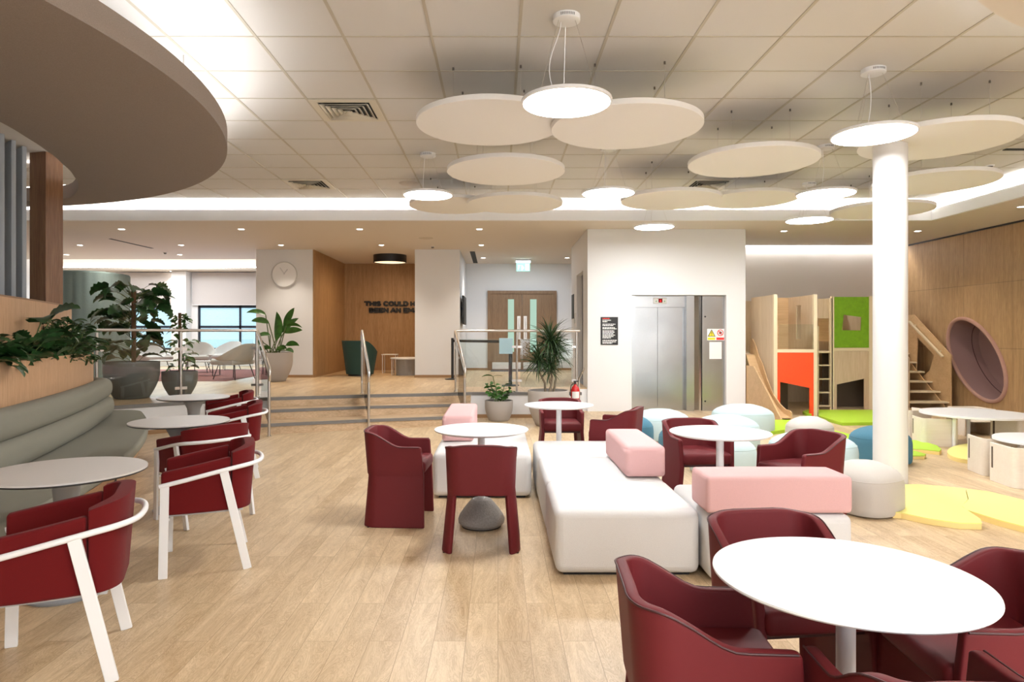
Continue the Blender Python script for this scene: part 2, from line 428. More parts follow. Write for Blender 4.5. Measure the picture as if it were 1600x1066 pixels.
# broad steps
st = sroot('stairs')
e1 = [(-3.66, 10.09), (-3.48, 10.16), (-2.06, 10.70), (-0.92, 10.96), (-0.47, 11.04)]
e2 = [(-3.47, 9.60), (-3.31, 9.66), (-1.93, 10.20), (-0.88, 10.50), (-0.47, 10.60)]
top = [(-0.47, 11.56), (-0.96, 11.395), (-2.14, 11.125), (-3.64, 10.615), (-3.80, 10.55)]
for e, bk, z0, z1 in ((e1, top, 0.0, 0.291), (e2, e1[::-1], 0.0, 0.146)):
    b = NB(); prism(b, e + [(x, y - (0.001 if bk is not top else 0)) for x, y in bk], z0, z1)
    s = obj('step', b, STEPM, st)
    b = NB(); strip(b, e, 0.05, z1 - 0.038, z1 + 0.004, 0.010); obj('nosing', b, NOSE, s, label='grey nosing strip')

# ---- tiled ceiling and coffer
b = NB(); box(b, -14, 8.05, -3.6, 12.15, ZT, ZT + 0.05); struct('ceiling', b, TILE)
b = NB()
k = -21
while 0.165 + 0.684 * k < 8.0:
    x = 0.165 + 0.684 * k; box(b, x - 0.012, x + 0.012, -3.6, 12.1, ZT - 0.005, ZT + 0.001); k += 1
k = -12
while 5.213 + 0.685 * k < 12.1:
    y = 5.213 + 0.685 * k; box(b, -14, 8.0, y - 0.008, y + 0.008, ZT - 0.0035, ZT + 0.001); k += 1
struct('trim_2', b, TBAR)
b = NB()       # plaster ceiling, with the upstand of the coffer
box(b, -14, -5.63, 11.62, 17.6, ZL, ZL + 0.05); box(b, -5.63, 9.05, 11.62, 18.75, ZL, ZL + 0.05) if False else None
box(b, -5.63, 4.64, 11.62, 18.75, ZL, ZL + 0.05); box(b, 4.64, 9.05, 11.62, 14.86, ZL, ZL + 0.05)
box(b, 7.5, 9.05, -3.6, 11.62, ZL, ZL + 0.05)
struct('ceiling_plaster', b, CEILM)
b = NB(); box(b, -14, 7.5, 11.565, 11.62, ZL - .001, 3.60); box(b, 7.496, 7.56, -3.6, 11.565, ZL - .001, 3.60); struct('trim_5', b, WALLW)
b = NB(); box(b, -14, 8.1, 12.15, 12.2, ZL + .05, ZT + .05); box(b, 8.05, 8.1, -3.6, 12.15, ZL + .05, ZT + 0.05); struct('wall_coffer', b, WALLW)
b = NB(); box(b, -14, 7.9, 11.70, 11.76, ZL + .052, ZL + .10); o = obj('cove_light_strip', b, LEDW); tag(o, 'long warm white light strip hidden in the back edge of the tiled ceiling recess', 'light strip')
b = NB(); box(b, 7.62, 7.68, -3.4, 11.55, ZL + .052, ZL + .10); o = obj('cove_light_strip', b, LEDW); tag(o, 'light strip hidden in the right edge of the ceiling recess above the oak wall', 'light strip')
# round soffit edge at the top right corner
b = NB(); prism(b, [(4.96 + 3.5 * math.cos(a * PI / 48), 1.15 + 3.5 * math.sin(a * PI / 48)) for a in range(96)], ZL - 0.02, ZL + 0.13); box(b, 4.9, 5.0, 1.1, 1.2, ZL + .13, ZT - .001); struct('ceiling_canopy_right', b, CEILM)
b = NB(); lathe(b, [(3.40, 0), (3.40, .03), (3.36, .03), (3.36, 0), (3.40, 0)], (4.96, 1.15, ZL + .131), 96, cap=False); o = obj('cove_light_ring', b, LEDR); tag(o, 'light ring on top of the round ceiling panel at the top right corner', 'light strip')

# ---- round fabric canopy on the left
CX, CY, CR = -6.23, 4.24, 4.185
key = [(-180, 3.0), (-90, 3.0), (-30, 2.7), (0, 2.55), (17.7, 2.60), (26.9, 2.68), (34.8, 2.79), (43.9, 2.96), (53.1, 3.2), (65.5, 3.60), (71.2, 3.80), (75, 3.85), (90, 3.82), (130, 3.5), (180, 3.0)]
def rin(t):
    for (a, r), (c, s) in zip(key, key[1:]):
        if a <= t <= c: return r + (s - r) * (t - a) / (c - a)
    return 3
def ringmesh(b, ro, ri, z0, z1, n=180):
    rings = []
    for k in range(n):
        t = -180 + 360 * k / n; ca, sa = math.cos(R(t)), math.sin(R(t))
        q = ri(t) if callable(ri) else ri; o_ = ro(t) if callable(ro) else ro
        rings.append([b.verts.new((CX + r * ca, CY + r * sa, z)) for r, z in ((o_, z0), (o_, z1), (q, z1), (q, z0))])
    for k in range(n):
        A, B = rings[k], rings[(k + 1) % n]
        for j in range(4): b.faces.new((A[j], A[(j+1) % 4], B[(j+1) % 4], B[j]))
b = NB(); rings = []
for k in range(180):      # profile with an open light channel along the outer edge
    t = -180 + 2 * k; ca, sa = math.cos(R(t)), math.sin(R(t)); q = rin(t)
    rings.append([b.verts.new((CX + r * ca, CY + r * sa, z)) for r, z in ((CR, 3.05), (CR, 3.21), (4.125, 3.21), (4.125, 3.11), (3.93, 3.11), (3.93, 3.21), (q, 3.21), (q, 3.05))])
for k in range(180):
    A, B = rings[k], rings[(k + 1) % 180]
    for j in range(8): b.faces.new((A[j], A[(j+1) % 8], B[(j+1) % 8], B[j]))
struct('ceiling_canopy_left', b, CANOPY, 30)
b = NB(); ringmesh(b, 4.085, 3.975, 3.111, 3.125)
o = obj('cove_light_ring', b, LEDR, world=False); tag(o, 'light ring lying on top of the round fabric canopy edge', 'light strip')
b = NB(); ringmesh(b, lambda t: min(rin(t) + 0.30, 3.90), lambda t: min(rin(t) + 0.24, 3.86), 3.212, 3.222)
o = obj('cove_light_ring', b, LEDC, world=False); tag(o, 'light ring around the inner opening of the fabric canopy', 'light strip')
b = NB(); ringmesh(b, lambda t: min(rin(t) + 0.25, 3.8), 0.01, 3.49, 3.51); ringmesh(b, lambda t: min(rin(t) + 0.25, 3.8), lambda t: min(rin(t) + 0.22, 3.77), 3.51, ZT - .001); struct('ceiling_inner_soffit', b, CEILM)
b = NB()      # hangers
for t in (-60, -20, 20, 60, 100, 140, 180, 220, 260): cyl(b, (CX + 3.85 * math.cos(R(t)), CY + 3.85 * math.sin(R(t))), 0.006, 3.211, ZT - .001, 8)
struct('trim_3', b, STEEL)

# ---- walls
YW = 21.0
b = NB()
zwin0, zwin1 = 0.95, 2.354
wins = [(-11.75, -10.22), (-9.43, -7.10)]
xs = [-14, wins[0][0], wins[0][1], wins[1][0], wins[1][1], -5.5]
for i in range(0, 6, 2): box(b, xs[i], xs[i+1], YW, YW + .3, 0, 4)
for (a, c) in wins: box(b, a, c, YW, YW + .3, 0, zwin0); box(b, a, c, YW, YW + .3, zwin1, 4)
box(b, -10.07, -9.62, 20.62, YW, P, 3.39)
struct('wall_lounge', b, WALLW)
b = NB(); box(b, -14, -5.63, 20.2, YW, 3.40, 3.45); box(b, -14, -5.63, 17.55, 20.65, 3.76, 3.80); box(b, -14, -5.63, 20.62, 20.66, 3.45, 3.80); box(b, -14, -5.63, 17.55, 17.6, ZL + .05, 3.80)
struct('ceiling_lounge', b, CEILM)
b = NB(); box(b, -13.9, -5.7, 20.3, 20.36, 3.451, 3.49); o = obj('cove_light_strip', b, LEDC); tag(o, 'light strip hidden on the ledge above the lounge windows', 'light strip')
b = NB(); box(b, -5.63, -4.31, 15.57, 21, P, ZL); struct('wall_clock', b, WALLW)
b = NB(); prism(b, [(-1.93, 15.55), (-.89, 15.55), (-.89, 18.74), (-1.15, 18.74), (-1.15, 15.85), (-1.93, 15.85)], P, ZL); struct('wall_pillar', b, WALLW)
b = NB(); box(b, -4.31, 4.6, 18.75, 18.9, P, ZL); struct('wall_corridor', b, WALLW)
b = NB(); box(b, -4.31, -4.285, 15.57, 18.70, P, ZL - .001); box(b, -4.285, -1.16, 18.70, 18.745, P, ZL - .001); struct('wall_alcove', b, OAKALC)
b = NB(); box(b, 4.6, 4.7, 15.4, 18.75, P, ZL); struct('wall_corridor_right', b, WALLW)
b = NB()
box(b, -5.63, -4.31, 15.555, 15.57, P, P + .06); box(b, -1.94, -0.88, 15.535, 15.55, P, P + .06); box(b, -0.89, -0.875, 15.55, 18.74, P, P + .06)
box(b, -0.87, -0.25, 18.735, 18.75, P, P + .06); box(b, 1.66, 4.5, 18.735, 18.75, P, P + .06)
box(b, -4.285, -4.27, 15.57, 18.7, P, P + .06); box(b, -4.27, -1.94, 18.685, 18.70, P, P + .06)
struct('baseboard_upper', b, SKIRT)
# lift block
LX0, LX1, LY = 1.68, 4.64, 12.53
ox0, ox1, oz = 2.506, 4.28, 2.18
b = NB(); box(b, LX0, ox0, LY, LY + .2, 0, ZL); box(b, ox1, LX1, LY, LY + .2, 0, ZL); box(b, ox0, ox1, LY, LY + .2, oz, ZL)
box(b, LX1 - .1, LX1, LY + .2, 15, 0, ZL); box(b, ox0 - .05, ox1 + .05, LY + .9, LY + 1.0, 0, ZL)
struct('wall_lift', b, WALLW)
b = NB(); box(b, LX0, LX0 + .12, LY + .2, 13.2, 0, ZL); box(b, LX0, LX0 + .12, 14.27, 15.3, 0, ZL); box(b, LX0, LX0 + .12, 13.2, 14.27, 2.70, ZL); box(b, LX0 + .5, LX0 + .55, 13.1, 14.4, P, 2.8)
box(b, LX0 + .12, 4.6, 15.2, 15.3, P, ZL)
struct('wall_lift_side', b, WALLW)
b = NB(); box(b, LX1, 9.05, 15.0, 15.1, 0, 3.8); struct('wall_back', b, WALLG)
b = NB(); box(b, LX1, 9.05, 14.95, 14.98, 3.50, 3.56); o = obj('cove_light_strip', b, LEDW); tag(o, 'light strip in the ceiling slot washing the grey wall above the wooden playhouse', 'light strip')
b = NB(); box(b, LX1, 9.05, 14.80, 15.1, 3.80, 3.85); box(b, LX1, 9.05, 14.83, 14.86, ZL + .05, 3.8); struct('ceiling_slot', b, WALLW)
b = NB(); box(b, -14.1, -14, -3.6, 21, 0, 4); struct('wall_left', b, WALLW)
b = NB(); box(b, -14, 9.3, -3.7, -3.6, 0, 4); struct('wall_rear', b, WALLW)

# oak wall on the right with two round nooks cut into it
XW = 9.05
nooks = [(12.66, 0.98, 0.96), (10.60, 0.98, 0.96)]
NB2 = 0.59 
def npt(cy, cz, r, k, n, off=0.0):      # leaning oval outline of a nook
    a = 2 * PI * k / n; u = (r + off) * math.cos(a); v = (NB2 * r + off) * math.sin(a); s = math.sqrt(.5)
    return (cy + s * u - s * v, cz + s * u + s * v)
b = NB()
def wallface(b, y0, y1, z0, z1): 
    b.faces.new([b.verts.new(p) for p in ((XW, y0, z0), (XW, y0, z1), (XW, y1, z1), (XW, y1, z0))])
ya, yb = -3.6, 15.0
holes = sorted(nooks); cur = ya
for (cy, cz, r) in holes:
    h = 0.95
    wallface(b, cur, cy - h, 0, ZL); wallface(b, cy - h, cy + h, cz + h, ZL); wallface(b, cy - h, cy + h, 0, cz - h) if cz - h > 0.001 else None
    n = 64; ci, sq = [], []
    for k in range(n):
        q_ = npt(cy, cz, r, k, n); ca, sa = q_[0] - cy, q_[1] - cz; m = max(abs(ca), abs(sa))
        ci.append(b.verts.new((XW, q_[0], q_[1]))); sq.append(b.verts.new((XW, cy + h * ca / m, cz + h * sa / m)))
    for k in range(n): b.faces.new((ci[k], ci[(k+1) % n], sq[(k+1) % n], sq[k]))
    cur = cy + h
wallface(b, cur, yb, 0, ZL)
o = struct('wall_right', b, OAKWALL)
b = NB(); box(b, XW - .03, XW, -3.6, 15, ZL - .03, ZL - .001); struct('trim_4', b, BLACK)
b = NB(); box(b, 9.85, 9.9, -3.6, 15.1, 0, ZL); box(b, XW, 9.9, -3.6, 15.1, ZL, ZL + .05); struct('wall_right_backing', b, WALLW)

# ---- round column
b = NB(); cyl(b, (3.83, 6.53), 0.150, 0, E + 1.84 - .001, 64); struct('wall_column', b, mat('column_paint', (0.74, 0.735, 0.73), 0.5))

# ---- windows of the lounge
wf = mat('window_film', (0.35, 0.55, 0.66), 0.3)
t_, b_ = nt(wf); Nn = t_.nodes
tc = Nn.new('ShaderNodeTexCoord'); wv = Nn.new('ShaderNodeTexWave'); wv.bands_direction = 'Z'; wv.inputs['Scale'].default_value = 9; wv.inputs['Distortion'].default_value = 6; wv.inputs['Detail'].default_value = 3; wv.inputs['Detail Scale'].default_value = 1.2
cr = Nn.new('ShaderNodeValToRGB'); cr.color_ramp.elements[0].color = (0.16, 0.34, 0.46, 1); cr.color_ramp.elements[1].color = (0.50, 0.76, 0.90, 1)
t_.links.new(tc.outputs['Object'], wv.inputs['Vector']); t_.links.new(wv.outputs['Fac'], cr.inputs[0]); t_.links.new(cr.outputs[0], b_.inputs['Emission Color']); b_.inputs['Emission Strength'].default_value = 0.62  # pane emission stands in for daylight coming through
for i, (a, c) in enumerate(wins):
    b = NB()
    for x0, x1 in ((a, a + .06), (c - .06, c), ((a+c)/2 - .03 + .15, (a+c)/2 + .03 + .15)): box(b, x0, x1, YW + .05, YW + .12, zwin0, zwin1)
    for z0, z1 in ((zwin0, zwin0 + .06), (zwin1 - .08, zwin1), (1.64, 1.71)): box(b, a, c, YW + .05, YW + .12, z0, z1)
    o = struct('window_%d' % (i + 1), b, NAVY)
    b = NB(); box(b, a, c, YW + .08, YW + .09, zwin0, zwin1); g = obj('pane', b, wf, o, world=False)
for a, c, lab in ((-11.95, -10.10, 'pale roller blind half lowered over the left lounge window'), (-9.56, -7.3, 'pale roller blind half lowered over the window beside the clock wall')):
    b = NB(); box(b, a, c, 20.92, 20.935, 2.37, 3.37)
    rb = thing('roller_blind', lab, 'blind', ((a+c)/2, 20.93, 2.35)); obj('blind_fabric', b, fabric('blind_cloth', (0.56, 0.53, 0.52), 300, .1), rb)
    b = NB(); box(b, a, c, 20.91, 20.945, 2.35, 2.37); obj('bottom_bar', b, WHITE, rb)

# ---- double door
d = sroot('door_1')
DY = 18.73
b = NB(); box(b, -0.29, -0.19, DY - .05, DY + .01, P, 2.66); box(b, 1.54, 1.64, DY - .05, DY + .01, P, 2.66); box(b, -0.189, 1.539, DY - .05, DY + .01, 2.571, 2.66)
OAKDOOR = wood('oak_door', (0.20, 0.115, 0.06), (0.32, 0.20, 0.11), 'Z', 0.5, .8)
obj('door_frame', b, OAKDOOR, d)
for s, (x0, x1) in enumerate(((-0.19, 0.672), (0.678, 1.54))):
    b = NB(); box(b, x0, x1, DY - .03, DY + .01, P + .01, 2.57); lf = obj('door_leaf', b, OAKDOOR, d)
    wx = (0.28, 0.45) if s == 0 else (0.90, 1.08)
    b = NB(); box(b, wx[0], wx[1], DY - .034, DY - .0305, 0.95, 2.42); obj('vision_panel', b, emit('lit_green_glass', (0.42, 0.60, 0.48), .8) if s == 0 else bpy.data.materials['lit_green_glass'], lf, label='greenish glass strip')
    px_ = (0.54, 0.63) if s == 0 else (0.72, 0.81)
    b = NB(); box(b, px_[0], px_[1], DY - .04, DY - .031, 1.30, 1.95); lfp = obj('push_plate', b, STEEL, lf)
    b = NB(); tube(b, [((px_[0]+px_[1])/2, DY - .08, 1.35), ((px_[0]+px_[1])/2, DY - .08, 1.9)], .012); obj('handle', b, STEEL, lf)
    b = NB(); box(b, x0 + .03, x1 - .03, DY - .036, DY - .031, P + .03, P + .22); obj('kick_plate', b, STEEL, lf)
b = NB(); box(b, -0.2, 1.5, 18.0, 18.6, P, P + .006); o = obj('door_mat', b, mat('mat_grey', (.13, .13, .14), .9)); tag(o, 'dark grey mat on the floor in front of the double door', 'mat')
# recessed side lift door
b = NB(); box(b, LX0 + .35, LX0 + .38, 13.22, 14.25, P, 2.68); struct('door_2', b, STEELD)

# ---- lift entrance
lift = thing('lift_entrance', 'brushed steel lift doors with header display set in the white wall', 'lift', ((ox0 + ox1) / 2, LY + .1, 0.0))
def X_(px): return PX(px, LY + 0.12)
yl = LY + .12
b = NB(); box(b, ox0 + .001, X_(991), LY + .02, yl + .10, 0, oz - .01); box(b, X_(1071), X_(1083), LY + .05, yl + .1, 0, oz - .01); obj('door_jamb', b, STEELD, lift)
b = NB(); prism(b, [(X_(1083), yl + .09), (X_(1095), yl - .02), (X_(1096), yl + .1), (X_(1083), yl + .12)], 0, oz - .01); obj('curved_jamb', b, mat('steel_bright', (.75, .77, .8), .18, metal=1), lift)
b = NB(); box(b, X_(991) + .001, X_(1071) - .001, yl, yl + .1, ZZ(480, yl), oz - .01); obj('header', b, STEELD, lift)
b = NB(); box(b, X_(991) + .001, X_(1028.5) - .003, yl + .06, yl + .09, 0, ZZ(480, yl)); obj('door_panel', b, STEELD, lift)
b = NB(); box(b, X_(1028.5) + .003, X_(1071) - .001, yl + .06, yl + .09, 0, ZZ(480, yl)); obj('door_panel', b, STEELD, lift)
b = NB(); box(b, X_(1096) + .004, ox1 - .001, yl - .03, yl + .03, 0, oz - .01); cp = obj('service_panel', b, STEELD, lift)
b = NB(); cyl(b, (0, 0), 0.014, 0, 0.004, 16)
for v in b.verts: v.co = Vector((X_(1101) + v.co.x, yl - .031 - v.co.z, ZZ(495, yl) + v.co.y))
obj('key_switch', b, BLACK, cp)
b = NB(); cyl(b, (0, 0), 0.014, 0, 0.004, 16)
for v in b.verts: v.co = Vector((X_(1101) + v.co.x, yl - .031 - v.co.z, ZZ(627, yl) + v.co.y))
obj('key_switch', b, BLACK, cp)
b = NB(); rbox(b, X_(1020.5), X_(1041.5), yl - .02, yl - .001, ZZ(474.5, yl), ZZ(465.5, yl), .008); dp = obj('display_housing', b, mat('display_grey', (.55, .53, .5), .4), lift)
b = NB(); box(b, X_(1028.5), X_(1034.5), yl - .026, yl - .021, ZZ(473, yl), ZZ(467, yl)); obj('red_digit_display', b, emit('display_red', (.25, .01, .01), .6), dp, label='dark red lit digit display')
b = text_mesh('0', .06, .001, .001)
bmesh.ops.translate(b, verts=b.verts[:], vec=(X_(1031.5), yl - .028, ZZ(472.3, yl))); obj('digit', b, emit('digit_red', (1, .05, .05), 1.2), dp)
b = NB()
for c_ in (1025, 1038):
    b = NB(); prism_xz(b, [(X_(c_) - .014, ZZ(472, yl)), (X_(c_) + .014, ZZ(472, yl)), (X_(c_), ZZ(469, yl))], yl - .024, yl - .021); obj('arrow', b, mat('arrow_green', (.1, .3, .12), .5), dp)
# safety stickers on the service panel
ys = yl - .032
stk = thing('safety_sticker', 'white safety sticker with yellow warning triangle and red prohibition sign', 'sign', (X_(1117.5), ys, ZZ(532, yl)))
b = NB(); box(b, X_(1104), X_(1131), ys - .002, ys, ZZ(532, yl), ZZ(514, yl)); obj('backing', b, WHITE, stk)
b = NB(); prism_xz(b, [(X_(1104.8), ZZ(526, yl)), (X_(1117), ZZ(526, yl)), (X_(1111), ZZ(514.8, yl))], ys - .004, ys - .0021); tr_ = obj('warning_triangle', b, BLACK, stk)
b = NB(); prism_xz(b, [(X_(1106.4), ZZ(525.2, yl)), (X_(1115.6), ZZ(525.2, yl)), (X_(1111), ZZ(516.8, yl))], ys - .0055, ys - .0041); obj('triangle_face', b, mat('sign_yellow', (.9, .72, .03), .5), tr_)
b = NB(); box(b, X_(1110.5), X_(1111.5), ys - .007, ys - .0056, ZZ(522.3, yl), ZZ(518.5, yl)); box(b, X_(1110.5), X_(1111.5), ys - .007, ys - .0056, ZZ(524.4, yl), ZZ(523.3, yl)); obj('exclamation_mark', b, BLACK, tr_)
b = NB(); lathe(b, [(.060, 0), (.060, .002), (.047, .002), (.047, 0)], seg=40, cap=False)
for v in b.verts: v.co = Vector((X_(1124.5) + v.co.x, ys - .003 - v.co.z, ZZ(520.2, yl) + v.co.y))
SR = mat('sign_red', (.75, .03, .02), .5); obj('prohibition_ring', b, SR, stk)
b = NB(); prism_xz(b, [(X_(1121), ZZ(517, yl)), (X_(1122), ZZ(516.4, yl)), (X_(1128), ZZ(523.4, yl)), (X_(1127), ZZ(524, yl))], ys - .0065, ys - .0045); obj('prohibition_bar', b, SR, stk)
b = NB(); lathe(b, [(0, 0), (.028, .0), (.028, .0008), (0, .0009)], seg=7)
for v in b.verts: v.co = Vector((X_(1124.7) + v.co.x, ys - .003 - v.co.z, ZZ(520.2, yl) + v.co.y))
obj('hand_symbol', b, BLACK, stk)
b = NB(); box(b, X_(1105), X_(1116.5), ys - .003, ys - .0021, ZZ(531.3, yl), ZZ(527.5, yl)); obj('yellow_caption', b, bpy.data.materials['sign_yellow'], stk)
b = NB(); box(b, X_(1118.5), X_(1130.3), ys - .003, ys - .0021, ZZ(531.3, yl), ZZ(527.5, yl)); obj('red_caption', b, SR, stk)
b = NB(); box(b, X_(1107.5), X_(1126.7), ys - .002, ys, ZZ(561, yl), ZZ(534.5, yl)); o = obj('paper_notice', b, mat('paper', (.82, .8, .79), .8)); tag(o, 'plain white paper notice taped on the lift service panel', 'notice')
# information poster
def Xp(px): return PX(px, LY)
def Zp(py): return ZZ(py, LY)
po = thing('information_board', 'black information board with white text and red heading left of the lift', 'sign', (Xp(952.5), LY, Zp(539)))
b = NB(); box(b, Xp(938.5), Xp(965.5), LY - .012, LY - .001, Zp(539), Zp(495.5)); obj('board', b, BLACK, po)
rows = [(498, 11.5, 1), (500.6, 13, 0), (503, 7.5, 0), (506.8, 20, 0), (509, 17, 0), (512.2, 19, 0), (514, 22, 0), (517.2, 18, 0), (519.4, 19, 0), (521.6, 17, 0), (523.8, 20, 0), (526, 17, 0), (528.2, 13, 0), (532, 22, 0), (534.4, 21, 0), (536.4, 15, 0)]
random.seed(3)
for red in (1, 0):
    b = NB()
    for (y, w, c) in rows:
        if c != red: continue
        x = 941.3
        while x < 941.3 + w:
            l = random.uniform(1.2, 3.6); l = min(l, 941.3 + w - x)
            box(b, Xp(x), Xp(x + l), LY - .014, LY - .0125, Zp(y + .6), Zp(y - .7)); x += l + .55
    obj('heading' if red else 'text_lines', b, SR if red else WHITE, po)
# small signs on the lift side wall
b = NB(); box(b, LX0 - .012, LX0 - .001, 14.75, 15.15, 1.79, 2.33); o = obj('floor_directory', b, BLACK); tag(o, 'narrow black directory board on the side wall by the corridor', 'sign')
b = NB(); box(b, LX0 - .012, LX0 - .001, 14.4, 14.6, 1.68, 1.90); o = obj('lift_call_panel', b, STEEL); tag(o, 'small steel call button plate beside the side lift opening', 'control')

# ---- wall lettering
lt = thing('wall_lettering', 'black raised capital letters on the oak alcove wall', 'lettering', (-2.82, 18.68, 2.02))
def arc_(cx, cy, rx, ry, a0, a1, n=9): return [(cx + rx * math.cos(R(a0 + (a1 - a0) * k / n)), cy + ry * math.sin(R(a0 + (a1 - a0) * k / n))) for k in range(n + 1)]
GL = {'T': (.80, [[(.0, 1), (.8, 1)], [(.4, 1), (.4, 0)]]), 'H': (.80, [[(.1, 0), (.1, 1)], [(.7, 0), (.7, 1)], [(.1, .5), (.7, .5)]]), 'I': (.22, [[(.11, 0), (.11, 1)]]),
 'S': (.72, [arc_(.36, .76, .26, .24, 30, 270) + arc_(.36, .25, .27, .25, 90, -150)]), 'C': (.82, [arc_(.46, .5, .38, .5, 50, 310, 14)]), 'O': (.95, [arc_(.475, .5, .39, .5, 0, 360, 20)]),
 'U': (.80, [[(.1, 1), (.1, .35)] + arc_(.4, .33, .3, .33, 180, 360) + [(.7, .35), (.7, 1)]]), 'L': (.62, [[(.1, 1), (.1, 0), (.6, 0)]]),
 'D': (.82, [[(.1, 0), (.1, 1), (.38, 1)] + arc_(.38, .5, .36, .5, 90, -90) + [(.1, 0)]]), 'A': (.92, [[(.03, 0), (.46, 1), (.89, 0)], [(.2, .3), (.72, .3)]]), 'V': (.88, [[(.03, 1), (.44, 0), (.85, 1)]]),
 'E': (.66, [[(.62, 1), (.1, 1), (.1, 0), (.62, 0)], [(.1, .5), (.56, .5)]]), 'B': (.76, [[(.1, 0), (.1, 1), (.42, 1)] + arc_(.42, .77, .22, .23, 90, -90) + [(.1, .54)], [(.42, .54)] + arc_(.42, .27, .26, .27, 90, -90) + [(.1, 0)]]),
 'N': (.84, [[(.1, 0), (.1, 1), (.74, 0), (.74, 1)]]), 'M': (.98, [[(.1, 0), (.1, 1), (.49, .35), (.88, 1), (.88, 0)]])}
for word, px0, pw, ytop, ybot in (('THIS', 569.7, 25.3, 470.5, 478.7), ('COULD', 599.3, 38, 470.5, 478.7), ('HAVE', 641.2, 33, 470.5, 478.7), ('BEEN', 576.8, 30, 480.8, 489), ('AN', 610.5, 15.5, 480.8, 489), ('EMAIL', 630.3, 36, 480.8, 489)):
    tot = sum(GL[c][0] for c in word) + .12 * (len(word) - 1); sx = pw * 18.66 / F / tot; sz = (ybot - ytop) * 18.66 / F; hw = .024
    x0 = PX(px0, 18.66); z0 = ZZ(ybot, 18.66)
    for c in word:
        b = NB()
        for li, line in enumerate(GL[c][1]):
            pts = [Vector((x0 + p[0] * sx, z0 + hw + p[1] * (sz - 2 * hw))) for p in line]
            for si, (p, q) in enumerate(zip(pts, pts[1:])):
                d = q - p
                if d.length < 1e-4: continue
                d.normalize(); n_ = Vector((-d.y, d.x)) * hw; e_ = d * hw * .55; yy = 18.655 + .0004 * ((si + li) % 3)
                prism_xz(b, [tuple(p - e_ - n_), tuple(q + e_ - n_), tuple(q + e_ + n_), tuple(p - e_ + n_)], yy, 18.699)
        obj('letter', b, BLACK, lt); x0 += (GL[c][0] + .12) * sx
# ---- clock
ck = thing('wall_clock_round', 'round white wall clock on the white wall above the potted plant', 'clock', (PX(444, 15.5), 15.57, ZZ(449, 15.5)))
def disc_y(b, prof, cx, cy, cz, seg=48):      # lathe turned to face the camera
    t = bmesh.new(); lathe(t, prof, seg=seg)
    for v in t.verts: v.co = Vector((cx + v.co.x, cy - v.co.z, cz + v.co.y))
    merge(b, t)
cx_, cz_ = PX(444, 15.52), ZZ(429, 15.52)
b = NB(); disc_y(b, [(0, .0), (.295, 0), (.30, .05), (.285, .055), (.28, .04), (0, .04)], cx_, 15.568, cz_); obj('case', b, mat('clock_rim', (.62, .61, .60), .4), ck)
b = NB(); disc_y(b, [(0, .0), (.278, 0), (.278, .004), (0, .004)], cx_, 15.527, cz_); obj('dial', b, mat('dial_white', (.88, .88, .88), .25), ck)
for a, l, w in ((38, .13, .012), (-35, .17, .009)):
    b = NB(); box(b, -w, w, -.004, 0, -.02, l); 
    for v in b.verts:
        x, z = v.co.x, v.co.z; v.co = Vector((cx_ + x * math.cos(R(a)) + z * math.sin(R(a)), 15.52 + v.co.y, cz_ + .02 - x * math.sin(R(a)) + z * math.cos(R(a))))
    obj('hand', b, mat('hand_grey', (.62, .62, .64), .4), ck)
# ---- tv on the corridor wall
tv = thing('wall_screen', 'thin black screen on the side of the white pillar facing the corridor', 'screen', (-0.85, 16.3, 1.68))
b = NB(); rbox(b, -.845, -.80, 15.75, 16.9, 1.68, 2.36, .008); obj('screen_body', b, BLACK, tv)
b = NB(); box(b, -.889, -.845, 16.2, 16.5, 1.9, 2.1); obj('bracket', b, BLACK, tv)
# ---- exit sign
ex = thing('exit_sign', 'small lit green exit sign hanging from the corridor ceiling', 'sign', (PX(817.5, 17.6), 17.6, ZZ(424, 17.6)))
b = NB(); box(b, PX(806, 17.6), PX(829, 17.6), 17.57, 17.63, ZZ(411, 17.6), ZL - .001); obj('housing', b, mat('sign_housing', (.55, .6, .62), .4), ex)
b = NB(); box(b, PX(807, 17.6), PX(828, 17.6), 17.59, 17.61, ZZ(424, 17.6), ZZ(411, 17.6)); obj('legend_plate', b, emit('exit_green', (.30, .85, .62), 1.6), ex)
b = NB()
def EX(px, py): return (PX(px, 17.58), ZZ(py, 17.58))
prism_xz(b, [EX(809, 421), EX(810.5, 421), EX(811.5, 416.5), EX(810, 416.5)], 17.58, 17.588)
box(b, PX(809.5, 17.58), PX(813, 17.58), 17.58, 17.588, ZZ(415.6, 17.6), ZZ(414.6, 17.6))
prism_xz(b, [EX(815, 423), EX(819, 418.5), EX(815, 414)][::1], 17.58, 17.588)
box(b, PX(821, 17.58), PX(826.5, 17.58), 17.58, 17.588, ZZ(422.5, 17.6), ZZ(413, 17.6))
obj('running_figure_and_arrow', b, emit('exit_white', (.85, 1, .95), 2), ex)
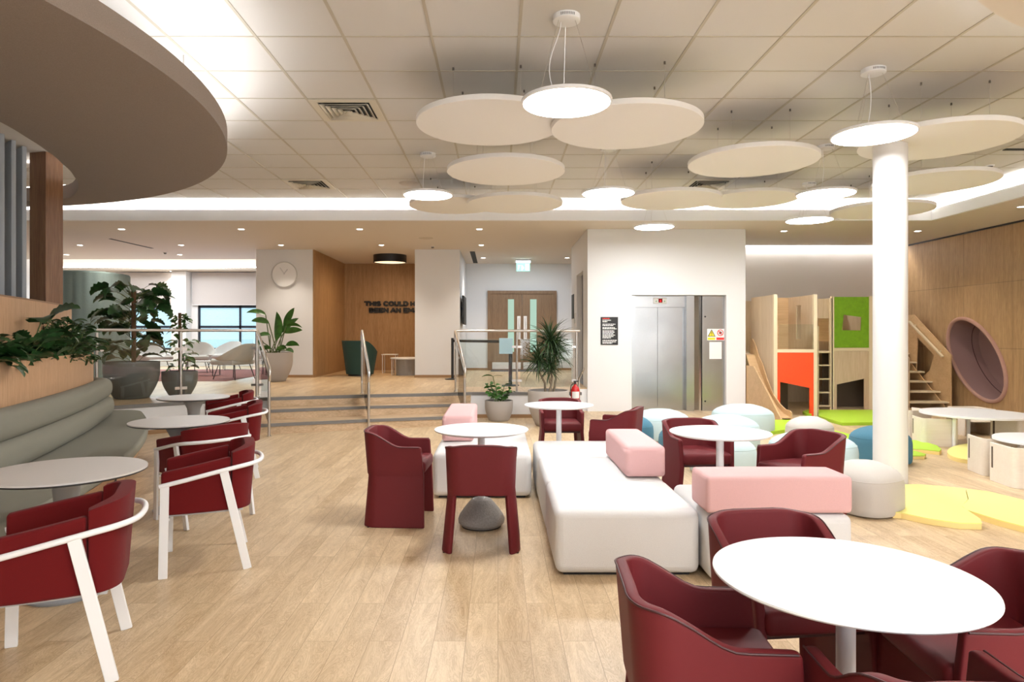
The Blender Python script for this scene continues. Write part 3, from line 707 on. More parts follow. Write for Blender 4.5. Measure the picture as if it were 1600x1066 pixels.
# ================================================================== CEILING FITTINGS
# round felt rafts hung on wires
def raft(x, y, h, r, label):
    z = E + h
    t = thing('ceiling_raft', label, 'acoustic raft', (x, y, z), 0, 'round felt rafts under the tiled ceiling')
    b = NB(); lathe(b, [(r - .004, 0), (r, .004), (r, .044), (r - .004, .048)], (x, y, z), 96); obj('disc', b, RAFT, t)
    for a in (40, 130, 220, 310):
        wx, wy = x + r * .62 * math.cos(R(a)), y + r * .62 * math.sin(R(a))
        b = NB(); cyl(b, (wx, wy), .0018, z + .047, ZT - .001, 6); w = obj('suspension_wire', b, STEEL, t)
        b = NB(); lathe(b, [(.009, .008), (.009, .03), (.004, .034)], (wx, wy, ZT - .036), 12); obj('wire_anchor', b, mat('anchor_bronze', (.12, .10, .08), .4), w)
rafts = [(-0.07, 6.08, 1.90, .67, 'large pale round felt raft, left one of the front pair behind the biggest lit disc'),
 (1.15, 6.00, 1.84, .67, 'pale round felt raft right of the biggest lit disc, overlapping the raft beside it'),
 (0.09, 7.62, 1.84, .67, 'pale round felt raft hanging alone below the front pair, above the corridor'),
 (2.74, 7.20, 1.84, .67, 'pale round felt raft in mid ceiling between the front pair and the white column'),
 (4.22, 6.43, 1.84, .68, 'large pale round felt raft directly above the white column'),
 (5.34, 8.19, 1.84, .68, 'pale round felt raft behind the top of the column on its right'),
 (-0.68, 10.2, 1.95, .67, 'round felt raft farthest left, behind the small lit disc near the back'),
 (0.24, 9.53, 1.84, .68, 'pale round felt raft near the coffer edge, in front of the leftmost far raft'),
 (2.39, 9.25, 1.84, .68, 'pale round felt raft above the lift wall, in front of a second far raft'),
 (3.72, 9.85, 1.97, .66, 'pale round felt raft behind and right of the one above the lift wall'),
 (5.76, 10.05, 1.84, .70, 'pale round felt raft nearest the back right corner of the ceiling recess')]
for a in rafts: raft(*a)
def pendant(x, y, h, r, label, power, cord=0, cover=False):
    z = E + h
    t = thing('disc_pendant', label, 'pendant light', (x, y, z), 0, 'thin lit disc pendants')
    b = NB(); lathe(b, [(r - .012, 0), (r, .004), (r, .024), (r - .01, .028), (0, .028)], (x, y, z), 64); obj('rim', b, PMETAL, t)
    b = NB(); lathe(b, [(0, -.001), (r - .014, -.001), (r - .014, .001)], (x, y, z), 64); obj('diffuser', b, LEDM, t, label='glowing white diffuser')
    b = NB(); lathe(b, [(0, -.045), (.085, -.045), (.10, -.038), (.10, 0)], (x, y, ZT), 40); c = obj('ceiling_canopy', b, WHITE, t)
    b = NB()
    for k in range(9):
        a = R(-90 + (k - 4) * 7); box(b, x + .1005 * math.cos(a) - .002, x + .1005 * math.cos(a) + .002, y + .1005 * math.sin(a) - .002, y + .1005 * math.sin(a) + .001, ZT - .030, ZT - .012)
    obj('vent_slots', b, BLACK, c)
    for a in (90, 210, 330):
        b = NB(); tube(b, [(x + .07 * math.cos(R(a)), y + .07 * math.sin(R(a)), ZT - .045), (x + r * .72 * math.cos(R(a)), y + r * .72 * math.sin(R(a)), z + .027)], .0016, 6)
        obj('suspension_wire', b, STEEL, t)
    b = NB(); pts = []
    for k in range(13):
        u = k / 12; pts.append((x - .04 - .12 * math.sin(u * PI) * (u ** .8) * cord - .02 * u, y - .05 * math.sin(u * PI), ZT - .045 + (z + .03 - ZT + .045) * u))
    tube(b, pts, .0035, 8); obj('power_cord', b, WHITE, t)
    area('lamp_pendant', (x, y, z - .012), r * 1.9, power, NEU, disk=True)
pendant(0.50, 4.88, 1.68, .33, 'biggest bright round disc pendant, nearest the camera at top centre', 34, 1)
pendant(3.29, 5.86, 1.74, .345, 'bright round disc pendant just left of the top of the white column', 34)
pendant(-0.90, 8.60, 1.78, .32, 'lit disc pendant farthest left, beneath the felt rafts', 28)
pendant(1.37, 8.30, 1.74, .33, 'lit disc pendant in the middle, above the black information board', 28)
pendant(4.04, 8.24, 1.72, .345, 'lit disc pendant right of the lift wall, left of the column', 28)
pendant(2.58, 11.05, 1.76, .33, 'small lit disc pendant hanging lowest in front of the white lift wall', 20)
pendant(4.78, 10.27, 1.74, .345, 'lit disc pendant above the wooden playhouse near the ceiling recess edge', 24)

# square four way ceiling diffusers
DARKV = mat('duct_dark', (0.03, 0.032, 0.03), .8)
def vent(x0, y0, label):
    x1, y1 = x0 + .66, y0 + .66
    t = thing('ceiling_diffuser', label, 'air vent', ((x0+x1)/2, (y0+y1)/2, ZT - .02), 0, 'square ceiling diffusers')
    b = NB()
    box(b, x0, x1, y0, y0 + .07, ZT - .014, ZT - .005); box(b, x0, x1, y1 - .07, y1, ZT - .014, ZT - .005)
    box(b, x0, x0 + .07, y0 + .07, y1 - .07, ZT - .014, ZT - .005); box(b, x1 - .07, x1, y0 + .07, y1 - .07, ZT - .014, ZT - .005)
    obj('frame', b, mat('vent_cream', (.66, .62, .52), .5), t)
    b = NB(); box(b, x0 + .07, x1 - .07, y0 + .07, y1 - .07, ZT - .0035, ZT - .001); obj('duct_opening', b, DARKV, t)
    cx, cy = (x0+x1)/2, (y0+y1)/2
    for k in range(5):
        h = .245 - k * .05; w = .034
        b = NB()
        for s in range(4):
            Mx = Matrix.Translation((cx, cy, 0)) @ Matrix.Rotation(s * PI / 2, 4, 'Z')
            v = [b.verts.new(Mx @ Vector(p)) for p in ((-h, -h, ZT - .028), (h, -h, ZT - .028), (h - w, -h + w, ZT - .004), (-h + w, -h + w, ZT - .004))]
            b.faces.new(v)
        o = obj('louvre', b, bpy.data.materials['vent_cream'], t); sm = o.modifiers.new('s', 'SOLIDIFY'); sm.thickness = .003
vent(-1.875, 6.595, 'square cream ceiling diffuser nearest the camera, left of the felt rafts')
vent(-3.243, 10.005, 'square cream ceiling diffuser far left near the bright cove')
vent(2.913, 10.005, 'square cream ceiling diffuser half hidden behind the far felt rafts')
b = NB(); box(b, 6.35, 6.95, 8.35, 8.42, ZT - .012, ZT - .005); o = obj('slot_diffuser', b, DARKV); tag(o, 'dark slot vent in the tiles at the far right', 'air vent')

# downlights in the plaster ceiling
def downlight(px, py, label, power=9, z=ZL):
    D = (z - E) * F / (VY - py); x = PX(px, D)
    t = thing('downlight', label, 'downlight', (x, D, z), 0, 'recessed downlights in the plaster ceiling')
    b = NB(); lathe(b, [(.075, -.006), (.078, -.002), (.078, -.0005), (.055, -.0005), (.055, -.006)], (x, D, z), 32, cap=False); obj('trim_ring', b, WHITE, t)
    b = NB(); lathe(b, [(0, -.004), (.053, -.004), (.053, -.001)], (x, D, z), 24); obj('lens', b, DLM, t, label='glowing warm lens')
    l = bpy.data.lights.new('lamp_downlight', 'SPOT'); l.energy = power; l.color = (1, .88, .74); l.spot_size = R(105); l.spot_blend = .8; l.shadow_soft_size = .05
    o = bpy.data.objects.new('lamp_downlight', l); COL.objects.link(o); o.location = (x, D, z - .03)
    return t
for a in ((190, 358, 'downlight in the front row at far left, above the big potted plant'), (377, 358, 'downlight in the front row, second from the left'),
          (562, 358, 'downlight in the front row, above the wood alcove'), (749, 358, 'downlight in the front row, above the white pillar edge'),
          (125, 383, 'downlight in the second row, beside the oak column'), (283, 383, 'downlight in the second row, left of the clock wall'),
          (439, 383, 'downlight in front of the round wall clock'), (596, 383, 'downlight just in front of the black drum lamp'),
          (752, 383, 'downlight at the corridor entrance, middle one of three in line'), (104, 398, 'downlight in the third row, touching the oak column'),
          (281, 398, 'downlight in the third row, nearest the lounge cove'), (755, 403, 'deepest downlight in the corridor, on its left side'),
          (886, 403, 'downlight in the corridor close to the lift side wall')): downlight(a[0], a[1], a[2], 68)
for a in ((1225, 361, 'downlight right of the lift wall in the play area ceiling'), (1434, 361, 'downlight right of the white column in the play area ceiling'),
          (1596, 323, 'downlight at the right edge above the oak wall')): downlight(a[0], a[1], a[2], 55)
downlight(268, 423.8, 'small downlight in the soffit right above the lounge windows', 35, 3.40)
# slots, speaker, detectors
def slot(p0, p1, z, w, label):
    a = Vector(((p0[0]-VX)/F*((z-E)*F/(VY-p0[1])), (z-E)*F/(VY-p0[1]))); c = Vector(((p1[0]-VX)/F*((z-E)*F/(VY-p1[1])), (z-E)*F/(VY-p1[1])))
    d = (c - a).normalized(); n = Vector((-d.y, d.x)) * w
    b = NB(); prism(b, [tuple(a - n), tuple(c - n), tuple(c + n), tuple(a + n)], z - .006, z - .0005)
    tag(obj('slot_diffuser', b, DARKV), label, 'air vent')
slot((172, 373), (238, 388), ZL, .03, 'long thin dark slot vent in the plaster ceiling at the left')
slot((738, 393), (743, 411), ZL, .06, 'short dark slot vent at the left side of the corridor ceiling')
b = NB(); lathe(b, [(0, -.008), (.14, -.008), (.15, -.0005)], (PX(665, 13.7), 13.7, ZL), 40); tag(obj('ceiling_speaker', b, mat('speaker_grille', (.56, .50, .43), .7)), 'flat round speaker grille in the plaster ceiling above the pillar', 'speaker')
def detector(x, y, z, label):
    t = thing('ceiling_detector', label, 'detector', (x, y, z - .05))
    b = NB(); lathe(b, [(.05, -.012), (.055, 0)], (x, y, z - .0005), 24); obj('base', b, WHITE, t)
    b = NB(); lathe(b, [(0, -.045), (.025, -.042), (.032, -.02), (.036, -.012)], (x, y, z - .0005), 24); obj('sensor_head', b, mat('sensor_grey', (.2, .19, .18), .5), t)
detector(PX(676, 15.0), 15.0, ZL, 'small detector on the plaster ceiling just above the white pillar')
detector(PX(258, 16.1), 16.1, ZL, 'small detector on the plaster ceiling left of the clock wall')
detector(6.77, 9.2, ZT, 'small sensor on the tiles near the right ceiling recess edge')
detector(5.80, 9.9, ZT, 'small sensor on the tiles behind the rightmost felt rafts')
b = NB(); lathe(b, [(0, -.02), (.13, -.018), (.16, -.004), (.16, -.0005)], (PX(640, 10.3), 10.3, ZT), 40); tag(obj('ceiling_speaker', b, mat('speaker_grille2', (.62, .56, .50), .7)), 'flat round speaker in the tiled ceiling near the leftmost felt raft', 'speaker')
# drum lamp in the alcove
dx, dy = PX(609.5, 16.7), 16.7
dl = thing('drum_lamp', 'flat black drum lamp fixed to the alcove ceiling', 'ceiling lamp', (dx, dy, ZL - .19))
b = NB(); lathe(b, [(.41, -.19), (.41, -.001), (.395, -.001), (.395, -.19)], (dx, dy, ZL), 56, cap=False); obj('drum_shade', b, BLACK, dl)
b = NB(); lathe(b, [(0, -.17), (.394, -.17), (.394, -.165)], (dx, dy, ZL), 48); obj('diffuser', b, emit('drum_glow', (1, .66, .38), 1.4), dl, label='warm glowing diffuser')
area('lamp_drum', (dx, dy, ZL - .2), .7, 26, (1, .72, .45), disk=True)
# ================================================================== SEATING
def dense(pts, step):
    out = [Vector(pts[0])]
    for a, c in zip(pts, pts[1:]):
        a = Vector(a); c = Vector(c); n = max(1, int((c - a).length / step))
        for k in range(1, n + 1): out.append(a.lerp(c, k / n))
    return out
def upath(w, yf, yb, r, n=10):
    """U in plan: from front left, round the back, to front right"""
    p = [(-w, yf), (-w, yf + .012)]
    L1 = yb - r
    for k in range(1, n): p.append((-w, yf + .012 + (L1 - yf - .012) * k / n))
    for k in range(13):
        a = PI - k / 12 * PI / 2; p.append((-w + r + r * math.cos(a), yb - r + r * math.sin(a)))
    m = len(p); mid = []
    x0 = -w + r
    for k in range(1, 6): mid.append((x0 + (-2 * x0) * k / 6, yb))
    return p + mid + [(-x, y) for x, y in p[::-1]]
def sstep(t): t = max(0, min(1, t)); return t * t * (3 - 2 * t)

# ---- burgundy leather tub chair (faces -Y)
def make_tub(label):
    t = thing('tub_chair', label, 'chair', group='burgundy leather tub chairs')
    w, yf, yb, r = .228, -.225, .222, .105
    path = upath(w, yf, yb, r, 9); n = len(path)
    b = NB(); cols = []
    def topz(y, x):
        z = .615 + (.72 - .615) * sstep((y + .05) / .23) - .014 * sstep((abs(x) - .08) / .14)
        if y < yf + .005: z -= .012
        return z
    side = [abs(x) > w - .062 for x, y in path]
    for i, (x, y) in enumerate(path):
        tz = topz(y, x); col = []
        zs = [0, .012, .10, .20, .30, .368, .38] if side[i] else [None]*6 + [.38]
        zs += [.392, .45, .52, tz - .06 if tz > .6 else .57, tz - .012, tz]
        c = []
        for z in zs:
            if z is None: c.append(None); continue
            f = max(0, .38 - z) / .38; u = max(0, z - .38) / .34
            xx = x * (1 + .16 * f + .06 * u); yy = y * (1 + (.13 * f if y > 0 else 0.04 * f) + .12 * u * sstep(y / .2)) + .03 * u * sstep((-y - .12) / .1)
            c.append(b.verts.new((xx, yy, z)))
        cols.append(c)
    for A, B in zip(cols, cols[1:]):
        for j in range(len(A) - 1):
            q = (A[j], B[j], B[j+1], A[j+1])
            if any(v is None for v in q): continue
            b.faces.new(q)
    o = obj('shell', b, BURG, t, world=False, smooth=60)
    s = o.modifiers.new('solid', 'SOLIDIFY'); s.thickness = .036; s.offset = -1
    mod_sub(o, 2)
    # piping on the outer top edge
    b = NB(); pts = []
    for i, (x, y) in enumerate(path):
        tz = topz(y, x); u = (tz - .38) / .34
        pts.append((x * (1 + .06 * u) * 1.0, y * (1 + .12 * u * sstep(y / .2)) + .03 * u * sstep((-y - .12) / .1), tz - .004))
    tube(b, pts[1:-1], .0035, 6); obj('piping', b, PIPE, t, world=False, label='dark piping along the rim')
    b = NB(); rbox(b, -.205, .205, -.235, .20, .395, .485, .028, 4)
    for v in b.verts:
        if v.co.z > .44: v.co.z += .012 * (1 - (v.co.x / .2) ** 2)
    obj('seat', b, BURG, t, world=False, smooth=60)
    b = NB(); box(b, -.20, .20, -.19, .19, .375, .40); obj('seat_base', b, PIPE, t, world=False)
    b = NB()
    for s_ in (-1, 1):
        for yy in (-.2, .19): cyl(b, (s_ * .243, yy), .009, -.0005, .006, 10)
    obj('floor_glides', b, BLACK, t, world=False)
    return t
tub0 = make_tub('burgundy tub chair seen side on, left of the small table by the cream seat blocks')
tub0.location = (-.77, 5.25, 0); tub0.rotation_euler = (0, 0, face_rot(1, -.05))
GT = 'burgundy leather tub chairs'
tubs = [
 (-.11, 4.62, (0.02, 1), 'burgundy tub chair seen from behind, in front of the small table by the cream blocks'),
 (.70, 7.45, (0, -1), 'burgundy tub chair behind the far small table, in front of the big spiky plant pot'),
 (1.20, 6.78, (-.9, .43), 'burgundy tub chair turned left at the far small table, beside the blue pouf'),
 (1.66, 5.60, (0.12, -1), 'burgundy tub chair facing the camera behind the table right of the pink bolster'),
 (2.26, 4.98, (-.93, -.36), 'burgundy tub chair right of the table behind the long pink bolster'),
 (1.10, 2.56, (.12, -1), 'burgundy tub chair behind the nearest white round table, by the front cream block'),
 (.62, 2.02, (.97, -.06), 'burgundy tub chair left of the nearest white round table, back to the aisle'),
 (1.55, 2.13, (-.99, .06), 'burgundy tub chair right of the nearest white round table'),
 (1.06, 1.62, (.06, 1), 'burgundy tub chair cut by the bottom edge, in front of the nearest table')]
for x, y, d, lab in tubs: dup(tub0, (x, y, 0), face_rot(*d), lab, GT)

# ---- white pedestal tables
def ped_table(x, y, r, label, pr=.027):
    t = thing('pedestal_table', label, 'table', (x, y, 0), 0, 'white round pedestal tables')
    b = NB(); lathe(b, [(0, .712), (r - .03, .712), (r - .004, .722), (r, .727), (r - .001, .732), (0, .732)], (x, y, 0), 96); obj('table_top', b, TABW, t)
    b = NB(); cyl(b, (x, y), pr, .16, .712, 32); cyl(b, (x, y), .10, .706, .7115, 32); obj('pole', b, PMETAL, t)
    b = NB(); lathe(b, [(0, .008), (.150, .008), (.172, .03), (.176, .055), (.165, .085), (.135, .13), (.098, .175), (.075, .20), (.06, .207), (0, .209)], (x, y, 0), 56); obj('base', b, CONC, t, label='grey pebble shaped cast base')
    b = NB(); cyl(b, (x, y), .15, 0, .009, 40); obj('floor_ring', b, BLACK, t)
    return t
ped_table(-.125, 5.06, .355, 'white round pedestal table left of the cream seat blocks, between two tub chairs')
ped_table(.62, 6.80, .35, 'farthest white round pedestal table, in front of the big spiky plant')
ped_table(1.63, 4.91, .36, 'white round pedestal table behind the long pink bolster')
ped_table(1.035, 1.99, .378, 'large white round pedestal table nearest the camera at lower right')

# ---- cream seat blocks and pink bolsters
def block(name, x0, x1, y0, y1, z0, z1, r, m, label, cat, group, foot=True, rot=0, cush=.012):
    t = thing(name, label, cat, ((x0+x1)/2, (y0+y1)/2, z0), R(rot), group)
    hx, hy = (x1-x0)/2, (y1-y0)/2
    b = NB(); c = bmesh.new(); box(c, -hx, hx, -hy, hy, .018 if foot else .0, z1 - z0)
    bmesh.ops.subdivide_edges(c, edges=c.edges[:], cuts=7, use_grid_fill=True)
    for v in c.verts:
        u = 1 - (v.co.x / hx) ** 4; w_ = 1 - (v.co.y / hy) ** 4
        if v.co.z > (z1-z0) * .99: v.co.z += cush * (1 - (v.co.x/hx)**2) * (1 - (v.co.y/hy)**2)
        else:
            k = 1 - (2 * v.co.z / (z1 - z0) - 1) ** 2
            v.co.x *= 1 + .012 * k * w_; v.co.y *= 1 + .012 * k * u
    merge(b, c)
    o = obj('cushion', b, m, t, world=False, smooth=60); mod_bevel(o, r, 4, 50)
    if foot:
        b = NB(); box(b, -hx + .05, hx - .05, -hy + .05, hy - .05, 0, .02); obj('plinth', b, BLACK, t, world=False)
    return t
GB = 'cream upholstered seat blocks'
block('seat_block', .345, 1.205, 3.98, 4.80, 0, .40, .045, CREAM, 'cream seat block nearest the camera, front of the row of three', 'seat block', GB)
block('seat_block', .345, 1.205, 4.815, 5.70, 0, .40, .045, CREAM, 'cream seat block in the middle of the row, partly under the short pink bolster', 'seat block', GB)
block('seat_block', .345, 1.205, 5.715, 6.60, 0, .40, .045, CREAM, 'cream seat block at the far end of the row of three', 'seat block', GB)
block('seat_block', -.575, .295, 5.88, 6.78, 0, .40, .045, CREAM, 'cream seat block left of the row, behind the small round table', 'seat block', GB)
block('seat_block', -.575, .295, 6.795, 7.68, 0, .40, .045, CREAM, 'cream seat block under the far pink bolster near the steps', 'seat block', GB)
block('seat_block', 1.225, 2.055, 3.86, 4.70, 0, .40, .045, CREAM, 'cream seat block under the long pink bolster', 'seat block', GB)
GP = 'pink upholstered bolsters'
block('pink_bolster', .925, 1.215, 4.84, 5.76, .412, .635, .035, PINK, 'short pink bolster lying lengthways on the middle cream block', 'bolster', GP, False)
block('pink_bolster', 1.205, 2.05, 3.86, 4.17, .412, .625, .022, PINK, 'long pink bolster lying across the cream block at the right', 'bolster', GP, False, cush=.006)
block('pink_bolster', -.54, -.235, 6.45, 7.62, .412, .66, .035, PINK, 'pink bolster on the far left cream block near the handrail', 'bolster', GP, False)

# ---- poufs
def pouf(x, y, w, d, h, m, label, rot=0, tri=0.0):
    t = thing('pouf', label, 'pouf', (x, y, 0), R(rot), 'rounded upholstered poufs')
    b = NB()
    prof = [(.90, .018), (.955, .03), (.985, .07), (1.0, .16), (1.0, .50), (.988, .60), (.962, .68), (.91, .75), (.81, .82), (.64, .895), (.38, .965), (0, 1.0)]
    seg = 56; rings = []
    for (rr, zz) in prof:
        z = zz * h if zz > .02 else .018
        if rr == 0: rings.append([b.verts.new((0, 0, z))]); continue
        ring = []
        for k in range(seg):
            a = 2 * PI * k / seg; q = (abs(math.cos(a)) ** 2.5 + abs(math.sin(a)) ** 2.5) ** (-1 / 2.5)
            f = 1 + tri * math.cos(3 * a)
            ring.append(b.verts.new((w / 2 * rr * math.cos(a) * q * f, d / 2 * rr * math.sin(a) * q * f, z)))
        rings.append(ring)
    for A, B in zip(rings, rings[1:]):
        for k in range(seg):
            if len(B) == 1: b.faces.new((A[k], A[(k+1) % seg], B[0]))
            else: b.faces.new((A[k], A[(k+1) % seg], B[(k+1) % seg], B[k]))
    b.faces.new(rings[0][::-1])
    obj('cushion', b, m, t, world=False, smooth=60)
    b = NB(); pts = []
    for k in range(seg):
        a = 2 * PI * k / seg; q = (abs(math.cos(a)) ** 2.5 + abs(math.sin(a)) ** 2.5) ** (-1 / 2.5); f = (1 + tri * math.cos(3 * a)) * .963
        pts.append((w / 2 * math.cos(a) * q * f, d / 2 * math.sin(a) * q * f, h * .68))
    tube(b, pts, .0035, 6, closed=True); obj('seam', b, m, t, world=False)
    b = NB(); lathe(b, [(.82 * min(w, d) / 2, 0), (.82 * min(w, d) / 2, .02)], seg=32); obj('plinth', b, BLACK, t, world=False)
pouf(2.25, 9.25, .80, .66, .42, PALE, 'pale aqua pouf directly in front of the lift doors')
pouf(1.75, 8.55, .46, .46, .41, TEALF, 'blue pouf between the far tub chair and the pale pouf at the lift')
pouf(3.62, 9.90, .88, .70, .42, PALE, 'pale aqua pouf at the right corner of the lift wall')
pouf(2.94, 8.60, .80, .66, .42, PALE, 'pale aqua pouf behind the round table right of the lift doors')
pouf(2.35, 7.00, .66, .60, .40, PALE, 'pale aqua pouf seen underneath the round table with two tub chairs')
pouf(2.12, 7.75, .50, .46, .40, TEALF, 'blue pouf almost hidden behind the tub chair facing the camera')
pouf(3.36, 7.15, .88, .70, .41, PALE, 'pale mint pouf right behind the tub chair by the column')
pouf(3.96, 8.50, .56, .50, .41, STONE, 'light grey pouf beside the lime mat, left of the column')
pouf(4.34, 7.60, .62, .56, .41, TEALF, 'blue pouf partly hidden behind the white column')
pouf(3.02, 5.50, .56, .54, .415, STONE, 'stone grey pouf in front of the white column', 20, .05)

# ---- white framed red armchair (faces -Y)
def band(b, path, zb, zt, th, lean=0.0):
    """closed upholstered band along a plan path, thickness inward"""
    n = len(path); rings = []
    for i, p in enumerate(path):
        a = Vector(path[max(i-1, 0)]); c = Vector(path[min(i+1, n-1)]); d = (c - a).normalized(); nn = Vector((d.y, -d.x))
        P0 = Vector(p); z0 = zb(i / (n-1)); z1 = zt(i / (n-1))
        ring = []
        for (o_, u) in ((0, 0), (0, .35), (0, .7), (0, 1), (th, 1), (th, .7), (th, .35), (th, 0)):
            q = P0 + nn * (o_ - lean * u); ring.append(b.verts.new((q.x, q.y, z0 + (z1 - z0) * u)))
        rings.append(ring)
    for A, B in zip(rings, rings[1:]):
        for k in range(8): b.faces.new((A[k], A[(k+1) % 8], B[(k+1) % 8], B[k]))
    b.faces.new(rings[0][::-1]); b.faces.new(rings[-1])
def make_arm(label):
    t = thing('red_armchair', label, 'chair', group='red armchairs with white tube frames')
    # side pads and back pad: path runs so that inward is to the right
    def pad(name, path, zb, zt, th, lean):
        b = NB(); band(b, path, zb, zt, th, lean); o = obj(name, b, RED, t, world=False, smooth=60); mod_bevel(o, .014, 3, 40)
    L = []
    for k in range(9): L.append((-.245 - .012 * math.sin(k / 8 * PI), -.235 + .385 * k / 8))
    B_ = [(-.245, .155)]
    for k in range(9):
        a = PI - k / 8 * PI / 2; B_.append((-.105 + .14 * math.cos(a), .155 + .115 * math.sin(a)))
    B_ += [(x, .27) for x in (-.05, 0, .05)]
    B_ = B_ + [(-x, y) for x, y in B_[:10][::-1]]
    pad('arm_pad', L, lambda u: .365, lambda u: .625 + .07 * u, .055, .02)
    pad('arm_pad', [(-x, y) for x, y in L[::-1]], lambda u: .365, lambda u: .695 - .07 * u, .055, .02)
    pad('backrest', B_, lambda u: .365, lambda u: .70 + .055 * math.sin(u * PI) ** .5, .065, .03)
    b = NB(); rbox(b, -.205, .205, -.235, .22, .37, .475, .03, 4); obj('seat', b, RED, t, world=False, smooth=60)
    b = NB(); box(b, -.22, .22, -.21, .22, .352, .368); obj('seat_plate', b, mat('plate_grey', (.45, .44, .43), .5), t, world=False)
    # tube loop
    pts = [(-.262, -.245, .545), (-.275, -.10, .575), (-.285, .05, .608), (-.275, .17, .63), (-.235, .26, .64), (-.15, .325, .645), (0, .345, .647)]
    pts = pts + [(-x, y, z) for x, y, z in pts[:-1][::-1]]
    fine = []
    P_ = [Vector(p) for p in pts]
    for i in range(len(P_) - 1):
        p0, p1, p2, p3 = P_[max(i-1, 0)], P_[i], P_[i+1], P_[min(i+2, len(P_)-1)]
        for k in range(5):
            s = k / 5; fine.append(.5 * ((2*p1) + (p2-p0)*s + (2*p0-5*p1+4*p2-p3)*s*s + (3*p1-p0-3*p2+p3)*s**3))
    fine.append(P_[-1])
    b = NB(); tube(b, fine, .0135, 12); obj('frame_tube', b, PMETAL, t, world=False)
    for s in (-1, 1):
        b = NB(); tube(b, [(s * .264, -.215, .548), (s * .268, -.225, .0)], 0, sq=(.020, .050)); o = obj('leg', b, PMETAL, t, world=False); mod_bevel(o, .003, 2)
        b = NB(); tube(b, [(s * .283, .11, .612), (s * .272, .245, .0)], 0, sq=(.020, .050)); o = obj('leg', b, PMETAL, t, world=False); mod_bevel(o, .003, 2)
    b = NB(); 
    for y in (-.2, .17): box(b, -.262, .262, y - .012, y + .012, .338, .352)
    obj('cross_bar', b, PMETAL, t, world=False)
    return t
arm0 = make_arm('nearest red armchair with white frame, cut by the left edge of the photo')
arm0.location = (-1.94, 2.94, 0); arm0.rotation_euler = (0, 0, face_rot(-.92, -.40))
GA = 'red armchairs with white tube frames'
for x, y, d, lab in ((-1.88, 4.29, (-.92, -.39), 'red armchair with white frame standing whole in the aisle, behind the nearest one'),
                     (-2.33, 5.30, (-.80, .60), 'red armchair with white frame pushed under the middle bistro table'),
                     (-2.74, 6.88, (-.93, -.36), 'red armchair with white frame near the steps, third beside the banquette'),
                     (-3.30, 8.15, (-.9, -.43), 'farthest red armchair, behind the smallest bistro table by the glass railing')): dup(arm0, (x, y, 0), face_rot(*d), lab, GA)
def bistro(x, y, label, ox=0.0, oy=0.0):
    t = thing('bistro_table', label, 'table', (x, y, 0), 0, 'grey round bistro tables along the banquette')
    b = NB(); lathe(b, [(0, .724), (.384, .724), (.384, .733), (0, .733)], (x, y, 0), 90); obj('table_top', b, TABG, t)
    b = NB(); lathe(b, [(.372, .713), (.3845, .7195), (.3845, .7238), (.3, .7238)], (x, y, 0), 90, cap=False); obj('edge_band', b, DARKE, t, label='thin dark edge')
    b = NB(); lathe(b, [(0, 0), (.20, 0), (.205, .012), (.12, .05), (.065, .18), (.05, .40), (.07, .60), (.125, .712), (.13, .716), (0, .716)], (x + ox, y + oy, 0), 48); obj('cone_base', b, mat('table_foot_grey', (.33, .35, .37), .5), t)
bistro(-2.28, 3.53, 'nearest grey round bistro table with dark edge, at the banquette', -.14, .22)
bistro(-2.63, 5.53, 'middle grey round bistro table, with a red armchair pushed under it')
bistro(-3.47, 7.63, 'farthest grey round bistro table, close to the platform glass')

# ---- curved banquette
def XE(Y): return -2.515 - .05 * (Y - 2.2) ** 2
def XB(Y): return -4.255 - .374 * (Y - 6.6) - .025 * (Y - 6.6) ** 2
def npath(fx, y0, y1, n, arc=None, off=0.0):
    out = []
    for k in range(n + 1):
        Y = y0 + (y1 - y0) * k / n; d = Vector(((fx(Y + .01) - fx(Y - .01)), .02)).normalized(); nn = Vector((-d.y, d.x))
        out.append((Vector((fx(Y), Y)) + nn * off, nn))
    if arc:
        p, nn = out[-1]; r = arc; c = p + nn * r; base = -nn
        for k in range(1, 13):
            a = k / 12 * R(100); v = Vector((base.x * math.cos(a) - base.y * math.sin(a), base.x * math.sin(a) + base.y * math.cos(a)))
            out.append((c + v * r, -v))
        p, nn = out[-1]; d = Vector((nn.y, -nn.x)); d = -d if d.x > 0 else d
        out.append((p + d * 1.2, nn))
    return out
bq = thing('banquette', 'long curved sage green banquette with oak base and roll cushions', 'banquette', (-3.6, 5.5, 0))
def rollsect(o0, o1, z0, z1, n=14, e=2.6):
    cx, cz, rx, rz = (o0+o1)/2, (z0+z1)/2, (o1-o0)/2, (z1-z0)/2; s = []
    for k in range(n * 2):
        a = PI * k / n; q = (abs(math.cos(a)) ** e + abs(math.sin(a)) ** e) ** (-1/e); s.append((cx + rx * q * math.cos(a), cz + rz * q * math.sin(a)))
    return s
pb = npath(XB, 0.8, 8.15, 40, arc=.30)
b = NB(); sweep(b, pb, rollsect(-.17, .04, .675, .905)); obj('upper_back_roll', b, SAGE, bq, smooth=60)
b = NB(); sweep(b, pb, rollsect(-.19, .04, .445, .685)); obj('lower_back_roll', b, SAGE, bq, smooth=60)
